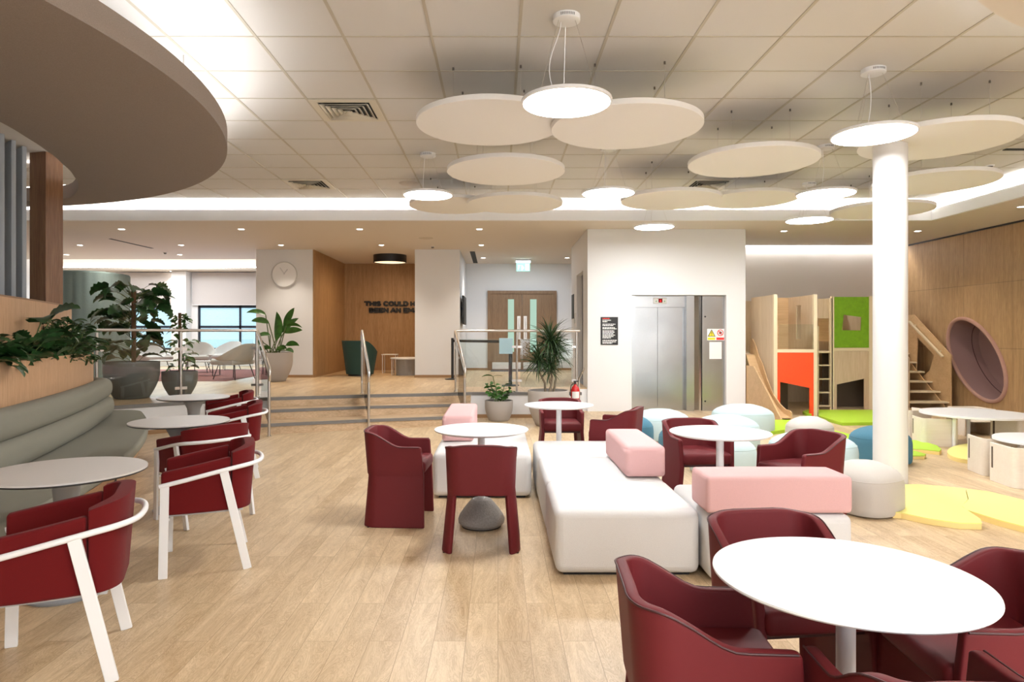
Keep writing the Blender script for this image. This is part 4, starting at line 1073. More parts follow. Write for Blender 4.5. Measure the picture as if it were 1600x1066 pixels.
# seat: between edge curve and back curve
def slab(b, z0, z1, ins_e, ins_b, yend, rr=.3, bev=None):
    E_ = [(XE(Y) , Y) for Y in [0.8 + (yend - .35 - .8) * k / 40 for k in range(41)]]
    pe = npath(XE, .8, yend - .35, 40, off=ins_e)
    pts = [tuple(p) for p, n_ in pe]
    p, nn = pe[-1]; r = rr - ins_e * .3; c = p + nn * r
    for k in range(1, 11):
        a = k / 10 * R(80); v = Vector((-nn.x * math.cos(a) + nn.y * math.sin(a), -nn.x * math.sin(a) - nn.y * math.cos(a))); pts.append(tuple(c + v * r))
    bk = [tuple(p) for p, n_ in npath(XB, .8, yend - .35, 30, off=ins_b)]
    pts.append((bk[-1][0] - .25, pts[-1][1] + .05)); 
    prism(b, pts + bk[::-1], z0, z1)
b = NB(); slab(b, .36, .45, 0, -.02, 9.05); o = obj('seat', b, SAGE, bq); mod_bevel(o, .03, 4, 50)
b = NB(); sweep(b, npath(XE, .8, 8.65, 40), [(.02, .359), (.19, 0), (.40, 0), (.40, .359)]); obj('oak_base', b, OAKPL, bq, label='oak veneered base')
b = NB(); prism(b, [(-3.40, 5.30), (-3.39, 5.30), (-3.39, 5.42), (-3.40, 5.42)], .22, .30); 
for v in b.verts: v.co.x += XE(5.36) + 3.40 - .085
obj('power_socket', b, BLACK, bq)
# planter behind the banquette
pl = thing('banquette_planter', 'curved oak planter box behind the banquette with a higher oak back board', 'planter', (-4.4, 5.5, .9))
pw = npath(XB, 0.8, 8.15, 40, arc=.27, off=.03)
b = NB(); sweep(b, pw, [(0, 0.0), (0, 1.235), (.02, 1.235), (.02, 0.0)]); obj('front_board', b, OAKPL, pl, smooth=60)
pbk = npath(XB, 0.8, 8.25, 40, off=.27)
b = NB(); sweep(b, pbk, [(0, 0.0), (0, 1.77), (.022, 1.77), (.022, 0.0)]); obj('back_board', b, OAKPL, pl, smooth=60)
b = NB(); sweep(b, pbk, [(-.004, 1.77), (-.004, 1.785), (.026, 1.785), (.026, 1.77)]); obj('top_edge', b, mat('oak_edge_dark', (.30, .16, .08), .5), pl)
b = NB(); sweep(b, npath(XB, .8, 7.93, 30, off=.07), [(0, 1.15), (.25, 1.15), (.25, 1.17), (0, 1.17)]); obj('soil', b, SOIL, pl)
# oak column and slatted screen behind it
b = NB(); 
Mc = Matrix.Translation((-5.12, 7.60, 0)) @ Matrix.Rotation(R(-14), 4, 'Z')
box(b, -.125, .10, -.11, .11, 0.002, 3.489, Mc); o = struct('wall_oak_column', b, OAKCOL, world=True)
sl = thing('slatted_screen', 'grey blue screen of tall upright felt slats beside the oak column', 'screen', (-5.3, 6.3, 0))
for k in range(9):
    y = 7.36 - k * .23
    Ms = Matrix.Translation((-5.27 + .05 * k, y, 0)) @ Matrix.Rotation(R(-38), 4, 'Z')
    b = NB(); rbox(b, -.20, .17, -.022, .022, .002, 3.489, .008, 2, Ms); obj('slat', b, SLATM, sl)
# round ribbed pod on the platform
pod = thing('ribbed_pod', 'teal ribbed curved booth screen behind the big potted plant', 'booth screen', (PX(143, 12.6), 13.0, P))
b = NB(); rings = []
cxp, cyp = PX(120, 12.9), 13.2
n = 140
for k in range(n + 1):
    a = R(-175 + 230 * k / n); rb = .73 + .008 * abs(math.sin(k / n * 230 / 6 * 1.5))
    q = (abs(math.cos(a)) ** 3 + abs(math.sin(a)) ** 3) ** (-1/3)
    zt = 2.64 - .10 * max(0, min(1, (-math.cos(a) - .2)))
    rings.append([b.verts.new((cxp + (rb - dd) * q * .92 * math.cos(a), cyp + (rb - dd) * q * math.sin(a), z)) for dd, z in ((0, P + .001), (0, zt - .03), (.02, zt), (.06, zt), (.08, zt - .03), (.08, P + .001))])
for A, B in zip(rings, rings[1:]):
    for k in range(6): b.faces.new((A[k], A[(k+1) % 6], B[(k+1) % 6], B[k]))
b.faces.new(rings[0][::-1]); b.faces.new(rings[-1])
obj('ribbed_shell', b, PODM, pod, smooth=30)
# ================================================================== RAILINGS
def railing(label, loc): return thing('balustrade', label, 'railing', loc)
def post(par, x, y, z0, z1, nm='post'):
    b = NB(); cyl(b, (x, y), .020, z0, z1, 20); cyl(b, (x, y), .034, z0, z0 + .012, 20); o = obj(nm, b, STEEL, par)
    return o
def clamp(par, x, y, z, dx, dy):
    b = NB(); box(b, -.04, .04, -.014, .014, -.02, .02, Matrix.Translation((x + dx*.045, y + dy*.045, z)) @ Matrix.Rotation(math.atan2(dy, dx), 4, 'Z')); return obj('glass_clamp', b, STEEL, par)
def pane(par, p0, p1, z0a, z0b, z1a, z1b):
    d = Vector((p1[0]-p0[0], p1[1]-p0[1])).normalized(); n = Vector((-d.y, d.x)) * .005
    b = NB(); v = [b.verts.new(q) for q in ((p0[0]-n.x, p0[1]-n.y, z0a), (p1[0]-n.x, p1[1]-n.y, z0b), (p1[0]+n.x, p1[1]+n.y, z0b), (p0[0]+n.x, p0[1]+n.y, z0a),
                                             (p0[0]-n.x, p0[1]-n.y, z1a), (p1[0]-n.x, p1[1]-n.y, z1b), (p1[0]+n.x, p1[1]+n.y, z1b), (p0[0]+n.x, p0[1]+n.y, z1a))]
    for f in ((0,3,2,1),(4,5,6,7),(0,1,5,4),(1,2,6,5),(2,3,7,6),(3,0,4,7)): b.faces.new([v[i] for i in f])
    obj('glass_panel', b, GLASS, par, smooth=0)
RZ = 1.505
rl = railing('glass balustrade with steel handrail along the left platform edge', (-4.7, 10.1, P))
lp = [(-5.58, 9.30), (-4.76, 10.04), (-3.86, 10.70)]
b = NB(); tube(b, [(x, y, RZ) for x, y in lp], .022, 14); obj('handrail', b, STEEL, rl)
for x, y in lp: post(rl, x, y, P + .004, RZ - .02)
for a, c in zip(lp, lp[1:]):
    A, B = Vector(a), Vector(c); d = (B - A).normalized(); A2, B2 = A + d * .06, B - d * .06
    pane(rl, A2, B2, P + .09, P + .09, RZ - .14, RZ - .14)
    for z in (P + .2, RZ - .28): clamp(rl, A.x, A.y, z, d.x, d.y); clamp(rl, B.x, B.y, z, -d.x, -d.y)
rr = railing('glass balustrade with steel handrail along the right platform edge, ending at the lift wall', (.35, 11.66, P))
rp = [(-.74, 11.72), (.33, 11.66), (1.37, 11.66)]
b = NB(); tube(b, [(-.74, 11.70, RZ), (.33, 11.66, RZ), (1.43, 11.66, RZ)], .022, 14); obj('handrail', b, STEEL, rr)
for x, y in rp: post(rr, x, y, P + .004, RZ - .02)
for a, c in zip(rp, rp[1:]):
    A, B = Vector(a), Vector(c); d = (B - A).normalized(); A2, B2 = A + d * .06, B - d * .06
    pane(rr, A2, B2, P + .09, P + .09, RZ - .14, RZ - .14)
    for z in (P + .2, RZ - .28): clamp(rr, A.x, A.y, z, d.x, d.y); clamp(rr, B.x, B.y, z, -d.x, -d.y)
def stair_rail(up, lo, zlo, label, upper_post=True, glassed=True, rowz=0.0):
    t = railing(label, (lo[0], lo[1], 0)); t.name = 'stair_handrail'; t['category'] = 'handrail'
    U = Vector((up[0], up[1], RZ)); L_ = Vector((lo[0], lo[1], zlo)); d = (L_ - U).normalized()
    hz = Vector((d.x, d.y, 0)).normalized()
    L2 = L_ + hz * .07
    pts = [U + Vector((0, 0, -.16)) - hz * .03, U + Vector((0, 0, -.05)) - hz * .035, U + Vector((0, 0, -.012)) - hz * .015, U + hz * .02 , L_ + Vector((0,0,.01)), L_ + hz * .05 - Vector((0, 0, .05)), L_ + hz * .055 - Vector((0, 0, .11)), L_ + hz * .035 - Vector((0, 0, .155)), L_ - Vector((0, 0, .165))]
    b = NB(); tube(b, pts, .021, 14); obj('handrail', b, STEEL, t)
    if upper_post: post(t, up[0], up[1], P + .004, RZ - .08)
    post(t, lo[0], lo[1], 0.0, zlo - .1)
    if glassed:
        a = Vector(up).lerp(Vector(lo), .06); c = Vector(up).lerp(Vector(lo), .94)
        pane(t, a, c, P + .06, .18, RZ - .18, zlo - .12)
        dd = Vector((lo[0]-up[0], lo[1]-up[1])).normalized()
        for z in (P + .2, RZ - .3): clamp(t, up[0], up[1], z, dd.x, dd.y)
    return t
stair_rail((-3.86, 10.73), (-3.25, 9.50), .96, 'steel stair handrail on the left side of the steps', False)
stair_rail((-2.31, 11.37), (-1.955, 10.12), .90, 'steel stair handrail in the middle of the steps')
stair_rail((-.745, 11.74), (-.52, 10.45), .94, 'steel stair handrail on the right side of the steps', False)

# ================================================================== PLANTS
def leaf(b, base, az, pitch, L, Wd, droop=1.0, n=7, fold=.25, notch=False, tip=1.0, heart=False, roll=None):
    """curved leaf blade starting at base"""
    p = Vector(base); rows = []; st = L / n
    side0 = Vector((-math.sin(az), math.cos(az), 0))
    if roll is None: roll = rnd.uniform(-.7, .7)
    for i in range(n + 1):
        t = i / n; pt = pitch - droop * t
        d = Vector((math.cos(az) * math.cos(pt), math.sin(az) * math.cos(pt), math.sin(pt)))
        up0 = side0.cross(d) * -1
        side = side0 * math.cos(roll) + up0 * math.sin(roll); up = up0 * math.cos(roll) - side0 * math.sin(roll)
        w = Wd * (math.sin(PI * min(1, (t + (.16 if heart else .02)) / (1.16 if heart else 1.02)) ** (.75 if heart else .85)) ** .8) * (1 if t < .98 else .02)
        if notch and i % 2 == 1 and .1 < t < .9: w *= .74
        rows.append((b.verts.new(p + side * w / 2 + up * w * fold / 2), b.verts.new(p), b.verts.new(p - side * w / 2 + up * w * fold / 2)))
        p = p + d * st
    for A, B in zip(rows, rows[1:]):
        b.faces.new((A[0], A[1], B[1], B[0])); b.faces.new((A[1], A[2], B[2], B[1]))
    return p
rnd = random.Random(7)
def stem(b, p0, p1, r=.005, sag=.0):
    p0, p1 = Vector(p0), Vector(p1); m = (p0 + p1) / 2 + Vector((0, 0, sag)); tube(b, [p0, p0.lerp(m, .5) + Vector((0, 0, sag*.25)), m, m.lerp(p1, .5) + Vector((0, 0, sag*.25)), p1], r, 6)
def pot(par, x, y, z, r, h, m, r0=.62):
    b = NB(); prof = [(0, 0), (r * r0 * .9, 0), (r * r0, .008)]
    for k in range(1, 11):
        u = k / 10; prof.append((r * (r0 + (1 - r0) * math.sin(min(1, u * 1.35) * PI / 2)), .008 + (h - .02) * u))
    prof += [(r * .995, h), (r * .93, h), (r * .92, h - .08), (0, h - .08)]
    lathe(b, prof, (x, y, z), 64); o = obj('pot', b, m, par, smooth=50)
    b = NB(); lathe(b, [(0, h - .05), (r * .915, h - .055), (r * .915, h - .075)], (x, y, z), 40); obj('soil', b, SOIL, par)
rnd = random.Random(7)
# big monstera on a coir pole
x, y = PX(206, 10.55), 10.55
t = thing('potted_monstera', 'tall leafy plant on a coir pole in the biggest dark grey pot behind the glass', 'plant', (x, y, P))
pot(t, x, y, P, .40, .58, POTD)
b = NB(); cyl(b, (x + .03, y), .035, P + .5, 2.17, 16); obj('coir_pole', b, COIR, t)
bl, bs = NB(), NB()
for k in range(72):
    z = P + .62 + rnd.random() ** .8 * 1.12; a = rnd.uniform(0, 2*PI); u = (z - P - .6) / 1.15
    rr_ = rnd.uniform(.16, .42) * (1.05 - .25 * abs(u - .5))
    if .28 < u < .48: rr_ *= .7
    p0 = (x + .03 + .03*math.cos(a), y + .03*math.sin(a), z - .12); p1 = (x + rr_*math.cos(a), y + rr_*math.sin(a), z + rnd.uniform(-.02, .1))
    stem(bs, p0, p1, .004, .02); leaf(bl, p1, a + rnd.uniform(-.5, .5), rnd.uniform(-.1, .5), rnd.uniform(.22, .36), rnd.uniform(.19, .30), rnd.uniform(.8, 1.7), 12, .25, True, heart=True)
for az, L in ((.1, .42), (PI - .1, .30)): 
    p1 = (x + .28*math.cos(az), y, 2.0); stem(bs, (x + .03, y, 1.85), p1, .004); leaf(bl, p1, az, .5, L, .17, 1.1, 10, .2, True, heart=True)
o = obj('foliage', bl, LEAF, t, smooth=60); obj('stems', bs, STEM, t)
# smaller pole plant
x, y = PX(281, 11.1), 11.1
t = thing('potted_pole_plant', 'smaller grey potted plant with a round crown on a pole behind the glass', 'plant', (x, y, P))
pot(t, x, y, P, .275, .40, POTD)
b = NB(); cyl(b, (x, y), .025, P + .34, 1.80, 12); obj('coir_pole', b, COIR, t)
bl, bs = NB(), NB()
for k in range(70):
    z = rnd.uniform(1.48, 1.76); a = rnd.uniform(0, 2*PI); r_ = rnd.uniform(.03, .14) 
    leaf(bl, (x + r_*math.cos(a), y + r_*math.sin(a), z), a, rnd.uniform(-.2, .8), rnd.uniform(.07, .12), rnd.uniform(.05, .08), 1.0, 5, .2)
for k in range(46):
    z = P + .42 + rnd.random() * .55; a = rnd.uniform(0, 2*PI); r_ = rnd.uniform(.04, .2)
    leaf(bl, (x + r_*math.cos(a), y + r_*math.sin(a), z), a, rnd.uniform(0, .9), rnd.uniform(.12, .24), rnd.uniform(.05, .09), 1.3, 6, .2)
obj('foliage', bl, LEAF2, t, smooth=60)
# bird of paradise
x, y = PX(428, 14.35), 14.35
t = thing('potted_bird_of_paradise', 'tall broad leaved plant in a round taupe pot under the wall clock', 'plant', (x, y, P))
pot(t, x, y, P, .39, .62, POT)
bl, bs = NB(), NB()
def bop(px, py, az_x, L, Wd, pitch, dy=0.0, droop=.8, m='a'):
    p1 = Vector((PX(px, y + dy), y + dy, ZZ(py, y + dy))); a = rnd.uniform(0, 2*PI)
    p0 = Vector((x + .10*math.cos(a), y + .10*math.sin(a), P + .55))
    stem(bs, p0, p1, .011, .03); az = rnd.uniform(-.6, .6) + (0 if az_x > 0 else PI)
    leaf(bl, p1, az, pitch, L, Wd, droop, 9, .3, roll=rnd.choice((-1, 1)) * rnd.uniform(.7, 1.4))
for a in ((431, 532, -1, .62, .23, 1.75, -.1, .35), (443, 510, 1, .50, .15, 1.05, 0, .3), (440, 520, 1, .48, .16, .95, .1, .5), (447, 510, 1, .40, .12, .35, -.1, 1.0), (443, 520, 1, .42, .14, .35, 0, .5),
          (420, 505, -1, .38, .14, .5, 0, .9), (415, 492, -1, .42, .13, .5, .1, .9), (422, 524, -1, .36, .13, .3, -.1, 1.3), (412, 536, -1, .30, .12, .3, 0, 1.2), (447, 540, 1, .32, .12, .5, 0, 1.2),
          (446, 548, 1, .22, .10, .4, -.1, 1.4), (438, 545, 1, .24, .10, .6, -.2, 1.6), (423, 545, -1, .24, .10, .5, -.2, 1.6), (432, 548, 1, .2, .1, .8, -.25, 1.6), (416, 546, -1, .22, .1, .5, -.1, 1.6)): bop(*a)
obj('leaves', bl, LEAF2, t, smooth=60); obj('stems', bs, STEM, t)
# spiky dracaena
x, y = .80, 10.60
t = thing('potted_dracaena', 'tall spiky plant with bare canes in a large taupe pot by the platform wall', 'plant', (x, y, 0))
pot(t, x, y, 0, .325, .56, POT)
b = NB(); heads = [((x + .02, y, 1.30), .46), ((x - .16, y - .05, 1.00), .36), ((x + .12, y + .05, 1.18), .38), ((x + .02, y - .1, .92), .28)]
for (h, L), o_ in zip(heads, ((.03, 0), (-.05, -.03), (.08, .04), (.0, -.07))):
    p0 = Vector((x + o_[0], y + o_[1], .50)); p1 = Vector(h); tube(b, [p0, p0.lerp(p1, .35) + Vector((.03, 0, 0)), p0.lerp(p1, .7) + Vector((-.02, .01, 0)), p1], [.020, .017, .015, .013], 10)
obj('canes', b, TRUNK, t)
bl = NB()
for (h, L) in heads:
    for k in range(int(170 * L / .4)):
        a = rnd.uniform(0, 2*PI); pt = rnd.uniform(-.5, 1.5)
        zz = h[2] + rnd.uniform(-.10, .10)
        leaf(bl, (h[0], h[1], zz), a, pt, L * rnd.uniform(.7, 1.1), rnd.uniform(.014, .022), rnd.uniform(.5, 1.3), 5, .3)
obj('spiky_leaves', bl, LEAF3, t, smooth=60)
# small pot
x, y = PX(779.5, 11.2), 11.20
t = thing('potted_zz_plant', 'small leafy green plant in a small taupe pot by the platform wall', 'plant', (x, y, 0))
pot(t, x, y, 0, .235, .34, POT, .72)
bl, bs = NB(), NB()
for k in range(9):
    a = rnd.uniform(0, 2*PI); r_ = rnd.uniform(.12, .26); H = rnd.uniform(.18, .34); p0 = Vector((x + .05*math.cos(a), y + .05*math.sin(a), .28)); p1 = p0 + Vector((r_*math.cos(a)*.8, r_*math.sin(a)*.6, H)); stem(bs, p0, p1, .005, .02)
    for j in range(7):
        q = p0.lerp(p1, .3 + .7 * j / 6); leaf(bl, q, a + (1.2 if j % 2 else -1.2), rnd.uniform(.1, .7), rnd.uniform(.10, .15), rnd.uniform(.05, .085), .8, 5, .25)
p0 = Vector((x, y, .3)); p1 = Vector((x - .10, y, .74)); stem(bs, p0, p1, .005); leaf(bl, p1, PI, .3, .2, .06, .9, 6); leaf(bl, p1, .2, .2, .18, .06, .5, 6)
obj('foliage', bl, LEAF2, t, smooth=60); obj('stems', bs, STEM, t)

# plants in the banquette planter
def pp(Y, off):
    d = Vector(((XB(Y+.01) - XB(Y-.01)), .02)).normalized(); return Vector((XB(Y), Y)) + Vector((-d.y, d.x)) * off
def planter_plant(Ys, name, label, count, Lr, Wr, zr, notch, m, spread=.12, extra=()):
    c = pp(sum(Ys)/2, .19); t = thing(name, label, 'plant', (c.x, c.y, 1.17), 0, 'plants in the banquette planter')
    bl, bs = NB(), NB()
    for k in range(count):
        Y = rnd.uniform(*Ys); c = pp(Y, rnd.uniform(.12, .28)); a = rnd.uniform(0, 2*PI); hgt = rnd.uniform(*zr)
        p0 = Vector((c.x, c.y, 1.16)); p1 = p0 + Vector((math.cos(a) * spread * rnd.random(), math.sin(a) * spread, hgt)); 
        stem(bs, p0, p1, .0035, .02); leaf(bl, p1, a if a < PI*.6 or a > PI*1.5 else a + PI * .8, rnd.uniform(.1, 1.0), rnd.uniform(*Lr), rnd.uniform(*Wr), rnd.uniform(.7, 1.5), 12 if notch else 6, .25, notch, heart=notch)
    for (Y, o_, z, az, pt, L, Wd) in extra:
        c = pp(Y, o_); c0 = pp(Y - .15, .18); stem(bs, (c0.x, c0.y, 1.16), (c.x, c.y, z), .006, .03); leaf(bl, (c.x, c.y, z), az, pt, L, Wd, 1.2, 12, .2, True, heart=True)
    obj('foliage', bl, m, t, smooth=60); obj('stems', bs, STEM, t)
planter_plant((3.6, 5.3), 'leafy_plant', 'dark broad leaved plant at the left end of the planter in view', 80, (.16, .26), (.12, .20), (.04, .28), True, LEAF, .14)
planter_plant((5.2, 6.0), 'leafy_plant', 'low dark leaved plant in the middle of the oak planter', 90, (.14, .22), (.06, .11), (.02, .20), False, LEAF, .12, extra=((5.75, .1, 1.42, -1.2, .3, .22, .10),))
planter_plant((6.0, 6.7), 'leafy_plant', 'split leaved plant with two big bright leaves over the oak planter', 60, (.16, .26), (.10, .17), (.03, .24), True, LEAF, .12,
              extra=((6.25, .12, 1.56, -.9, .5, .34, .26), (6.3, .05, 1.60, .2, .9, .28, .24), (6.45, .02, 1.45, -.3, .2, .26, .20)))
planter_plant((6.8, 7.75), 'leafy_plant', 'bushy small leaved plant near the right end of the planter', 330, (.10, .18), (.035, .07), (.0, .42), False, LEAF, .22)
planter_plant((7.55, 8.05), 'leafy_plant', 'plant spilling over the rounded right end of the oak planter', 150, (.10, .17), (.05, .09), (-.05, .26), False, LEAF, .26)

# ================================================================== SMALL THINGS NEAR THE STEPS
x, y = 1.30, 11.10
t = thing('fire_extinguisher', 'red fire extinguisher with a white label on a steel stand by the lift corner', 'fire extinguisher', (x, y, 0))
REDG = mat('gloss_red', (.55, .015, .015), .25, spec=.6)
b = NB(); lathe(b, [(0, .18), (.06, .18), (.072, .20), (.072, .52), (.055, .57), (.025, .60), (.022, .62), (0, .62)], (x - .02, y - .03, 0), 28); obj('cylinder', b, REDG, t)
b = NB(); lathe(b, [(.0735, .39), (.0735, .50)], (x - .02, y - .03, 0), 28, cap=False); 
bmesh.ops.delete(b, geom=[f for f in b.faces if f.calc_center_median().y > y - .03 - .045], context='FACES'); obj('label_sheet', b, WHITE, t)
b = NB(); cyl(b, (x - .02, y - .03), .018, .62, .66, 14); box(b, x - .05, x + .03, y - .04, y - .02, .655, .675); obj('valve', b, BLACK, t)
b = NB(); tube(b, [(x - .03, y - .03, .65), (x - .09, y - .05, .60), (x - .105, y - .05, .5), (x - .10, y - .05, .42)], .009, 8); obj('hose', b, BLACK, t)
b = NB(); cyl(b, (x + .05, y + .05), .016, .01, .72, 14); lathe(b, [(.0, 0), (.13, 0), (.13, .012), (0, .014)], (x, y, 0), 28); tube(b, [(x + .05, y + .05, .70), (x + .08, y, .80), (x + .13, y - .02, .88), (x + .10, y - .02, .80), (x + .05, y + .04, .70)], .010, 8)
box(b, x - .02, x + .05, y + .02, y + .06, .18, .20); obj('stand', b, STEEL, t)
# belt barrier
bx, by = PX(797.5, 13.1), 13.1
t = thing('belt_barrier', 'black retractable belt barrier post standing behind the glass right of the steps', 'barrier', (bx, by, P))
b = NB(); cyl(b, (bx, by), .036, P + .02, 1.36, 24); obj('post', b, BLACK, t)
b = NB(); lathe(b, [(0, 0), (.17, 0), (.17, .012), (.05, .03), (0, .03)], (bx, by, P), 32); obj('base', b, BLACK, t)
ex_, ey = PX(707, 14.9), 14.9
b = NB(); d = Vector((ex_ - bx, ey - by)); n_ = Vector((-d.y, d.x)).normalized() * .002
prism(b, [(bx - n_.x, by - n_.y), (ex_ - n_.x, ey - n_.y), (ex_ + n_.x, ey + n_.y), (bx + n_.x, by + n_.y)], 1.27, 1.325); obj('belt', b, BLACK, t)
t2 = thing('belt_barrier', 'second black barrier post in front of the white pillar, mostly hidden by the handrail', 'barrier', (ex_, ey, P))
b = NB(); cyl(b, (ex_, ey), .030, P + .02, 1.36, 24); obj('post', b, BLACK, t2)
b = NB(); lathe(b, [(0, 0), (.17, 0), (.17, .012), (.05, .03), (0, .03)], (ex_, ey, P), 32); obj('base', b, BLACK, t2)
b = NB(); box(b, PX(780, 12.95), PX(801, 12.95), 12.93, 12.945, ZZ(553, 12.95), ZZ(528.5, 12.95)); hs = obj('hanging_notice', b, mat('notice_blue', (.42, .60, .72), .4)); tag(hs, 'pale blue notice sheet hanging on the belt barrier post', 'notice')
# alcove furniture
x, y = PX(561, 16.2), 16.3
t = thing('green_armchair', 'dark green rounded armchair in the oak alcove', 'armchair', (x, y, P), R(150))
b = NB(); path = []
for k in range(41):
    a = R(-58 + 296 * k / 40); path.append((.43 * math.cos(a), .40 * math.sin(a)))
rings = []
for i, (px_, py_) in enumerate(path):
    u = abs(i / 40 - .5) * 2; zt = .86 - .26 * sstep((u - .35) / .5); f = 1 + .10
    q = (.78, 1.0 + .08 * (1 - u))
    rings.append([b.verts.new(v) for v in ((px_*q[0], py_*q[0], .03), (px_*q[1]*1.0, py_*q[1], zt), (px_*(q[1]-.10), py_*(q[1]-.10), zt - .01), (px_*.62, py_*.62, .30))])
for A, B in zip(rings, rings[1:]):
    for k in range(4): b.faces.new((A[k], A[(k+1)%4], B[(k+1)%4], B[k]))
b.faces.new(rings[0][::-1]); b.faces.new(rings[-1])
o = obj('shell', b, GREENC, t, world=False, smooth=50); mod_bevel(o, .02, 3, 40)
b = NB(); lathe(b, [(0, .03), (.28, .03), (.32, .38), (.30, .42), (0, .43)], (0, -.06, 0), 40); obj('seat', b, GREENC, t, world=False)
b = NB(); cyl(b, (0, 0), .28, 0, .035, 32); obj('base', b, BLACK, t, world=False)
def wire_table(x, y, w, h, label):
    t = thing('wire_side_table', label, 'side table', (x, y, P))
    b = NB(); rbox(b, x - w/2, x + w/2, y - w/2, y + w/2, P + h - .02, P + h, .008); obj('table_top', b, TABW, t)
    for sx in (-1, 1):
        for sy in (-1, 1):
            b = NB(); cyl(b, (x + sx*(w/2-.03), y + sy*(w/2-.03)), .009, P + .001, P + h - .02, 10); obj('leg', b, PMETAL, t)
    b = NB()
    for sx in (-1, 1): box(b, x + sx*(w/2-.03) - .006, x + sx*(w/2-.03) + .006, y - w/2 + .03, y + w/2 - .03, P + .001, P + .014)
    obj('floor_bar', b, PMETAL, t)
wire_table(PX(609.5, 17.4), 17.4, .40, .49, 'small square white wire side table by the oak alcove wall')
x, y = PX(638, 16.55), 16.55
t = thing('drum_table', 'low round table with white top and grey ribbed drum base beside the pillar', 'table', (x, y, P))
b = NB(); lathe(b, [(0, 0), (.30, 0), (.30, .40), (0, .40)], (x, y, P), 48); obj('drum_base', b, CONC, t)
b = NB(); lathe(b, [(0, .401), (.44, .401), (.44, .43), (0, .43)], (x, y, P), 56); obj('table_top', b, TABW, t)
for a in (200, 160):
    b = NB(); cyl(b, (x + .41*math.cos(R(a)), y + .41*math.sin(R(a))), .009, P, P + .4, 8); obj('thin_leg', b, PMETAL, t)

# ================================================================== LOUNGE BEYOND THE GLASS
def make_lounge(label):
    t = thing('lounge_chair', label, 'lounge chair', group='white shell lounge chairs by the windows')
    b = NB(); rings = []
    for k in range(33):
        a = R(-30 + 240 * k / 32); ca, sa = math.cos(a), math.sin(a); u = abs(k / 32 - .5) * 2
        zt = .80 - .34 * sstep((u - .1) / .9)
        rings.append([b.verts.new(v) for v in ((.34*ca, .32*sa, .40), (.42*ca, .40*sa, .46), (.47*ca, .46*sa, zt), (.43*ca, .42*sa, zt), (.37*ca, .35*sa, .48), (.30*ca, .28*sa, .44))])
    for A, B in zip(rings, rings[1:]):
        for k in range(6): b.faces.new((A[k], A[(k+1)%6], B[(k+1)%6], B[k]))
    b.faces.new(rings[0][::-1]); b.faces.new(rings[-1]); o = obj('shell', b, LNG, t, world=False, smooth=60)
    b = NB(); rbox(b, -.36, .36, -.36, .28, .33, .44, .04, 4); obj('seat', b, LNG, t, world=False, smooth=60)
    for sx in (-1, 1):
        for sy in (-1, 1):
            b = NB(); tube(b, [(sx*.24, sy*.22, .335), (sx*.32, sy*.30, 0)], .010, 8); obj('leg', b, BLACK, t, world=False)
    return t
lc = make_lounge('white lounge chair facing left, right of the railing post')
lc.location = (PX(366, 15.0), 15.0, P); lc.rotation_euler = (0, 0, face_rot(-1, .35))
for x, y, d, lab in ((PX(306, 17.6), 17.6, (.3, -1), 'white lounge chair facing the camera, in front of the right lounge window'), (PX(238, 17.4), 17.4, (.9, -.4), 'white lounge chair behind the big potted plant'),
                     (PX(350, 18.9), 18.9, (-.4, -1), 'white lounge chair farthest back, close to the windows')):
    dup(lc, (x, y, P), face_rot(*d), lab, 'white shell lounge chairs by the windows')
def coffee(x, y, w, d_, h, label):
    t = thing('coffee_table', label, 'coffee table', (x, y, P), 0, 'low coffee tables in the lounge')
    b = NB(); rbox(b, x-w/2, x+w/2, y-d_/2, y+d_/2, P+h-.02, P+h, .006); obj('table_top', b, TABG, t)
    for sx in (-1, 1):
        b = NB(); X = x + sx*(w/2-.04); tube(b, [(X, y-d_/2+.04, P+h-.02), (X, y-d_/2+.04, P+.010), (X, y+d_/2-.04, P+.010), (X, y+d_/2-.04, P+h-.02)], 0, sq=(.016, .016)); obj('sled_leg', b, BLACK, t)
coffee(PX(262, 15.2), 15.2, .8, .5, .42, 'low coffee table with black sled legs in front of the lounge chairs at the left')
coffee(PX(318, 16.2), 16.2, .7, .5, .36, 'low coffee table with black sled legs between two lounge chairs')
b = NB(); prism(b, [(-9.6, 14.3), (-5.8, 14.3), (-5.8, 19.0), (-9.6, 19.0)], P + .0005, P + .008); rg = obj('rug', b, fabric('rug_red', (.30, .12, .11), 200, .2)); tag(rg, 'dusty red rug under the lounge chairs', 'rug')
# ================================================================== PLAY AREA
ph = thing('playhouse', 'large birch ply playhouse with orange and green panels, ladder and slide', 'playhouse', (5.8, 12.6, 0))
D1, D2 = 11.74, 12.84
def pbx(px0, px1, D, dd, z0, z1, nm, m=PLY, par=None, lab=None):
    b = NB(); box(b, PX(px0, D), PX(px1, D), D, D + dd, z0, z1); return obj(nm, b, m, par or ph, label=lab)
